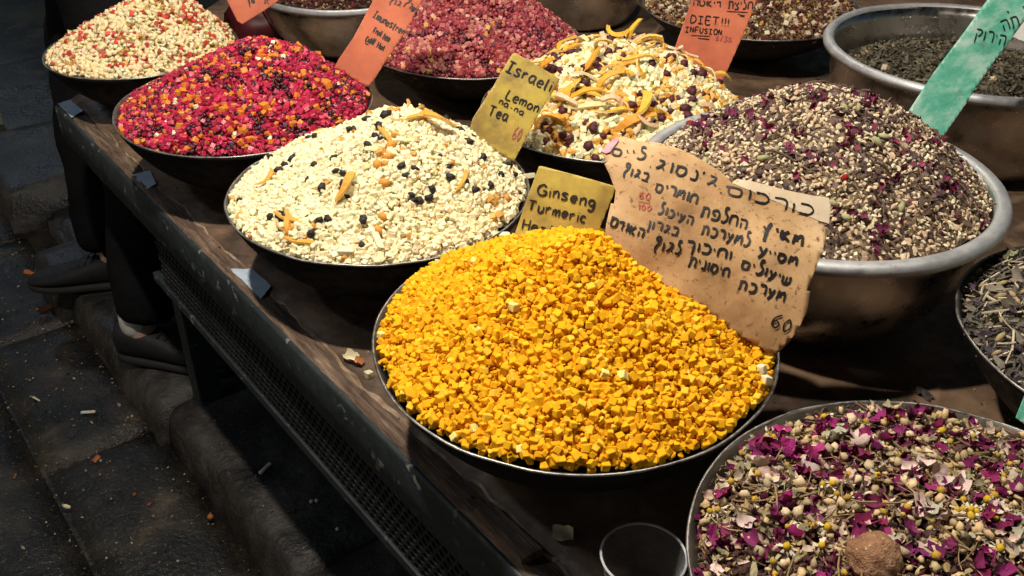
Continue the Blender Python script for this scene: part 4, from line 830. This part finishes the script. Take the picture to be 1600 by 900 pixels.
# dark offcut of wood lying by the lip under the yellow bowl
bm = bmesh.new(); q = on_z(790, 838, TABLE); box_bm(bm, (0, 0, .006), (.085, .024, .012), TROT, .002, .002); o = bm_obj('wood_offcut', bm, M['ledge'], None, (q[0], q[1], TABLE)); tag(o, 'dark splintered wood offcut lying on the table lip by the yellow bowl', 'wood')
# crumbs fallen on the table
def crumbs(name, label, pts, sizes, cols, kinds, mat):
    it = []
    for (x, y, z) in pts:
        k = random.choice(kinds); s_ = random.uniform(*sizes)*(1 if random.random() < .85 else 1.7); c = random.choice(cols); it.append((k, random.randrange(len(SHAPES[k])), c, c, np.array([x, y, z+s_*.2]), rand_rot(k, (0, 0, 1)), s_))
    o = joined(name, it, None, np.zeros(3), mat); tag(o, label, 'crumbs', kind='stuff'); return o
pts = [tuple(T(random.uniform(.05, 1.75), random.uniform(.012, .14), TABLE)) for _ in range(120)]+[(random.uniform(.3, .62), random.uniform(.85, 1.0), TABLE) for _ in range(50)]
crumbs('table_crumbs', 'tiny crumbs and dust scattered on the table', pts, (.0015, .004), shades((.30, .2, .11), 4, .3)+shades((.5, .42, .28), 2)+shades((.05, .03, .02), 3), ['pebble', 'flakechip', 'chunk'], 'herb')
# ------------------------------------------------------------------ litter on the ground
pts = []
while len(pts) < 2000:
    a, w = random.uniform(-1.2, .9), random.uniform(-1.0, .1)
    if w < -.02 and random.random() < (.95 if -.30 < w < -.1 or w > -.06 else .45): pts.append(tuple(T(a, w, .002)))
    elif w > .03 and a > .3 and random.random() < .35: pts.append(tuple(T(a, w, KT+.003)))
crumbs('floor_crumbs', 'crumbs and specks of dirt scattered over the dark paving', pts, (.002, .006), shades((.36, .27, .15), 5, .4)+shades((.32, .29, .23), 3, .2)+shades((.25, .09, .03), 3, .3)+shades((.07, .055, .045), 4, .3), ['pebble', 'flakechip', 'chunk'], 'herb')
def butt(px, py, z, label, ang, L=.032):
    q = on_z(px, py, z); e = empty('cigarette_butt', (q[0], q[1], z+.006), ang); tag(e, label, 'cigarette butt', 'cigarette butts on the ground')
    for nm, x0, x1, mt, r in (('paper', -.5, .2, 'butt', .0040), ('filter', .2, .5, 'pale_peel', .0041)):
        V, Fc = [], []
        for i in range(4):
            for k in range(10): t = 6.2832*k/10; x = L*(x0+(x1-x0)*i/3); V.append((x, r*math.cos(t)*(1+.12*math.sin(i*2)), r*math.sin(t)*.85))
        for i in range(3):
            for k in range(10): Fc.append((i*10+k, i*10+(k+1) % 10, (i+1)*10+(k+1) % 10, (i+1)*10+k))
        Fc += [tuple(range(9, -1, -1)), tuple(range(30, 40))]; link(nm, mesh_from(nm, V, Fc, M[mt], True), e)
butt(139, 647, 0, 'white cigarette butt on the paving near the black shoe', .1)
butt(415, 735, KT, 'white cigarette butt on the kerb beside the perforated skirt', 1.1)
for px, py, z, sz, mt, kd, nm, lb in ((55, 627, 0, .035, 'pale_peel', 'strip', 'fruit_peel', 'pale yellow peel curl on the paving at the left edge'), (105, 795, 0, .016, 'pale_peel', 'pod', 'seed', 'small pale seed on the dark paving at bottom left'),
        (330, 813, 0, .014, 'leaf_orange', 'lump', 'fruit_bit', 'single orange fruit bit on the paving below the kerb'), (72, 489, 0, .04, 'leaf_orange', 'leaf', 'dry_leaf', 'brown dry leaf on the ground under the shoe tip'), (47, 434, 0, .03, 'leaf_orange', 'petal', 'dry_leaf', 'orange dry leaf beside the toe of the shoe'),
        (152, 720, 0, .018, 'leaf_orange', 'petal', 'fruit_peel', 'small orange peel scrap in the middle of the paving'), (487, 787, KT, .009, 'butt', 'lump', 'fruit_bit', 'small white crumb on the kerb, left one of a pair'), (495, 786, KT, .009, 'butt', 'lump', 'fruit_bit', 'small white crumb on the kerb, right one of a pair'), (528, 830, KT, .008, 'butt', 'lump', 'fruit_bit', 'white crumb on the kerb nearest the bottom of the picture')):
    q = on_z(px, py, z); flake(nm, lb, q[0], q[1], z+.003, sz, mt, kd)
# pale carton at the left edge
q = T(-1.60, .05); bm = bmesh.new(); box_bm(bm, (0, 0, .04), (.16, .12, .08), TROT+.15, .002, .003); o = bm_obj('carton', bm, M['dim_card'], None, (q.x, q.y, .115)); tag(o, 'pale carton on the kerb at the left picture edge', 'box')
# dark red plastic bag between the far bowls
V, Tt, _, _ = s_lump(3, .16, (1, .8, .9), 2.4); V = V*.145; V[:, 2] = np.maximum(V[:, 2], -.06)
o = link('plastic_bag', mesh_from('plastic_bag', V, Tt, M['red_bag'], True)); o.location = (-.59, 2.20, TABLE+.055); tag(o, 'dark red plastic bag slumped between the cream fruit and a steel bowl', 'bag')

# ------------------------------------------------------------------ people at the far end of the table
def skin_mesh(name, joints, edges, mat, parent, root=0, sub=2, disp=0.):
    me = bpy.data.meshes.new(name); me.from_pydata([j[0] for j in joints], edges, []); me.materials.append(mat)
    o = link(name, me, parent); md = o.modifiers.new('skin', 'SKIN'); md.use_smooth_shade = True
    for i, j in enumerate(joints): me.skin_vertices[0].data[i].radius = j[1] if isinstance(j[1], tuple) else (j[1], j[1])
    me.skin_vertices[0].data[root].use_root = True
    sb = o.modifiers.new('sub', 'SUBSURF'); sb.levels = sub; sb.render_levels = sub
    if disp:
        tx_ = bpy.data.textures.new('folds', 'CLOUDS'); tx_.noise_scale = .09; dm = o.modifiers.new('folds', 'DISPLACE'); dm.texture = tx_; dm.strength = disp; dm.mid_level = .5
    return o
def shoe(parent, heel, toe, z):
    heel, toe = Vector((*heel, z)), Vector((*toe, z)); d = (toe-heel); L = d.length; d.normalize(); s_ = Vector((-d.y, d.x, 0))
    def loft(secs, nm, mt, par):
        V, Fc = [], []; K = 16
        for u, hw, z0, z1, pw in secs:
            for k in range(K):
                t = 2*math.pi*k/K; cx, cz = math.cos(t), math.sin(t); cx = math.copysign(abs(cx)**pw, cx); cz = math.copysign(abs(cz)**pw, cz)
                V.append(heel+d*(u*L)+s_*(hw*cx)+Vector((0, 0, (z0+z1)/2+(z1-z0)/2*cz))-parent.location)
        for i in range(len(secs)-1):
            for k in range(K): Fc.append((i*K+k, i*K+(k+1) % K, (i+1)*K+(k+1) % K, (i+1)*K+k))
        Fc += [tuple(range(K-1, -1, -1)), tuple(range((len(secs)-1)*K, len(secs)*K))]
        o = link(nm, mesh_from(nm, V, Fc, M[mt], True), par); o.modifiers.new('sub', 'SUBSURF').render_levels = 1; return o
    up = loft([(-.01, .012, .03, .075, .8), (.015, .030, .018, .098, .8), (.08, .036, .016, .103, .8), (.2, .037, .016, .094, .8), (.32, .037, .016, .088, .8), (.45, .040, .016, .079, .8), (.6, .045, .016, .066, .8), (.75, .046, .016, .054, .8), (.88, .040, .016, .046, .8), (.97, .026, .017, .038, .8), (1.0, .010, .019, .03, .8)], 'shoe', 'shoe', parent)
    loft([(-.015, .014, .004, .028, .5), (.03, .034, .0, .026, .5), (.2, .038, .0, .024, .5), (.4, .037, .0, .022, .5), (.6, .046, .0, .022, .5), (.8, .047, .0, .022, .5), (.93, .036, .002, .024, .5), (1.015, .012, .008, .028, .5)], 'sole', 'sole', up)
    for k in range(4):
        bm = bmesh.new(); u = .40+.06*k; c = heel+d*(u*L)+Vector((0, 0, .086-.006*k-.004))-parent.location
        M3 = Matrix((s_, d, Vector((0, 0, 1)))).transposed(); box_bm(bm, c, (.044, .006, .006), M3, .002); bm_obj('lace', bm, M['shoe'], up)
def person(label, hip, face, feet, sock_on):
    root = empty('person', (hip[0], hip[1], feet[0][2])); tag(root, label, 'person'); o0 = Vector(root.location)
    f = Vector((face[0], face[1], 0)).normalized(); s_ = Vector((-f.y, f.x, 0)); H0 = Vector((hip[0], hip[1], hip[2]))
    L_ = lambda p: Vector(p)-o0
    legs = []; dd_ = []
    for i, (fx, fy, fz, tx_, ty_) in enumerate(feet):
        heel = Vector((fx, fy, fz)); toe = Vector((tx_, ty_, fz)); dd = (toe-heel).normalized(); dd_.append(dd); ank = heel+dd*.065+Vector((0, 0, .09))
        hp = H0+s_*(.09 if i == 0 else -.09)-Vector((0, 0, .03)); kn = hp.lerp(ank, .5)+dd*.035; legs.append((hp, kn, ank)); shoe(root, heel.xy, toe.xy, fz)
        if True: skin_mesh('sock', [(L_(ank-Vector((0, 0, .03))-dd*.012), .036), (L_(ank+Vector((0, 0, .03))-dd*.01), .037), (L_(ank+Vector((0, 0, .09))), .04)], [(0, 1), (1, 2)], M['sock' if i in sock_on else 'trousers'], root)
    # one continuous body, from the feet to the head and the hands
    J = [(L_(H0), (.13, .10))]; Ed = []
    def chain(start, pts):
        p = start
        for q in pts: J.append((L_(q[0]), q[1])); Ed.append((p, len(J)-1)); p = len(J)-1
        return p
    for hp, kn, ank in legs: chain(0, [(hp, .08), (hp.lerp(kn, .5), .07), (kn, .052), (kn.lerp(ank, .35), .052), (ank, .034), (ank-Vector((0, 0, .05)), .034)])
    ch = chain(0, [(H0+Vector((0, 0, .18)), (.13, .10)), (H0+Vector((0, 0, .36)), (.15, .11)), (H0+Vector((0, 0, .48)), (.12, .09))])
    nk = chain(ch, [(H0+Vector((0, 0, .58))+f*.01, .055), (H0+Vector((0, 0, .66))+f*.03, (.078, .085)), (H0+Vector((0, 0, .74))+f*.03, (.078, .09)), (H0+Vector((0, 0, .80))+f*.02, .05)])
    arms = []
    for sg in (1, -1):
        sh = H0+s_*(.17*sg)+Vector((0, 0, .47)); el = sh+s_*(.05*sg)+Vector((0, 0, -.28))-f*.03; wr = el+f*.22+Vector((0, 0, .10)); hd = wr+f*.06+Vector((0, 0, .03))
        arms.append((sh, el, wr)); w_ = chain(ch, [(sh, .055), (el, .04), (wr, .027), (hd, (.036, .018))])
        for k in range(4): b0 = hd+f*.03+s_*(.02-.013*k); chain(w_, [(b0, .009), (b0+f*(.035-.004*abs(k-1)), .0085), (b0+f*(.058-.006*abs(k-1))+Vector((0, 0, -.012)), .0075)])
        chain(w_, [(hd+s_*(-.035*sg)+f*.005, .011), (hd+s_*(-.045*sg)+f*.035, .009)])
    skin_mesh('body', J, Ed, M['skin'], root)
    # trousers, jacket, hair
    J = [(L_(H0+Vector((0, 0, .06))), (.16, .125))]; Ed = []
    for i_, (hp, kn, ank) in enumerate(legs):
        hem = ank+Vector((0, 0, .004))+dd_[i_]*.016; chain(0, [(hp-Vector((0, 0, .02)), (.105, .11)), (hp.lerp(kn, .5), .098), (kn, .083), (kn.lerp(hem, .5), .077), (kn.lerp(hem, .82), .074), (hem, .068)])
    skin_mesh('trousers', J, Ed, M['trousers'], root, disp=.028)
    J = [(L_(H0+Vector((0, 0, .0))), (.165, .125))]; Ed = []
    tp = chain(0, [(H0+Vector((0, 0, .18)), (.16, .13)), (H0+Vector((0, 0, .36)), (.175, .135)), (H0+Vector((0, 0, .49)), (.13, .10))])
    chain(tp, [(H0+Vector((0, 0, .56)), .068)])
    for sh, el, wr in arms: chain(tp, [(sh, .075), (el, .058), (wr, .045)])
    skin_mesh('jacket', J, Ed, M['jacket'], root)
    V, Tt, _, _ = s_lump(2, .05, (1, 1.1, .95)); Rm = np.array(Matrix((s_, f, Vector((0, 0, 1)))).transposed())
    h_ = L_(H0+Vector((0, 0, .755))-f*.004); V = (V*np.array([.20, .205, .16]))@Rm.T; V = V+np.array(h_); link('hair', mesh_from('hair', V, Tt, M['hair'], True), root)
    return root
t1, h1 = T(-.40, -.10), T(-.255, .13)
dirn = (t1-h1).normalized(); h1 = t1-dirn*.29
person('person in black trousers and black shoes striding left beyond the table corner', (-1.04, 2.50, .97), (dirn.x, dirn.y), [(h1.x, h1.y, KT, t1.x, t1.y), (h1.x+.16, h1.y+.33, KT, t1.x+.16, t1.y+.30)], ())
h2 = Vector((*on_z(192, 556, KT)[:2], 0)); t2 = h2+(T(.187, .11)-T(.043, -.018)).normalized()*.285
person('person in black trousers with a white sock showing, facing the table', (-.90, 2.17, .97), (.9, .25), [(h2.x-.1, h2.y+.30, KT, h2.x+.17, h2.y+.36), (h2.x, h2.y, KT, t2.x, t2.y)], (1,))

# ------------------------------------------------------------------ pendant lamps over the stall
for i, (x, y, z, P, r, lc) in enumerate(LAMPS):
    e = empty('pendant_lamp', (x, y, z)); tag(e, ('lit pendant lamp with white shade hanging over the near table edge', 'lit pendant lamp with white shade hanging over the steel bowls', 'lit pendant lamp with white shade hanging over the far bowls', 'lit cool white pendant lamp hanging farther down the aisle', 'lit cool white pendant lamp hanging over the aisle before the table')[i], 'lamp', 'pendant lamps above the stall')
    V, Fc = lathe([(.02, .16), (.03, .15), (.06, .12), (.11, .07), (.15, .03), (.152, .028), (.112, .066), (.06, .114), (.028, .144)], 40); link('lamp_shade', mesh_from('lamp_shade', V, Fc, M['shade'], True), e)
    V, Fc = lathe([(.0005, .015), (.018, .02), (.03, .04), (.032, .055), (.024, .08), (.014, .10), (.014, .13), (.0005, .13)], 24); link('bulb', mesh_from('bulb', V, Fc, M['bulb' if lc is WARM else 'bulb_cool'], True), e)
    V, Fc = lathe([(.003, .15), (.003, 2.85-z)], 8); link('cord', mesh_from('cord', V, Fc, M['cord'], True), e)
    ld = bpy.data.lights.new('bulb_light', 'SPOT'); ld.energy = P; ld.color = lc; ld.spot_size = math.radians(150); ld.spot_blend = .35; ld.shadow_soft_size = r
    lo = bpy.data.objects.new('bulb_light', ld); COL.objects.link(lo); lo.parent = e; lo.location = (0, 0, .0)
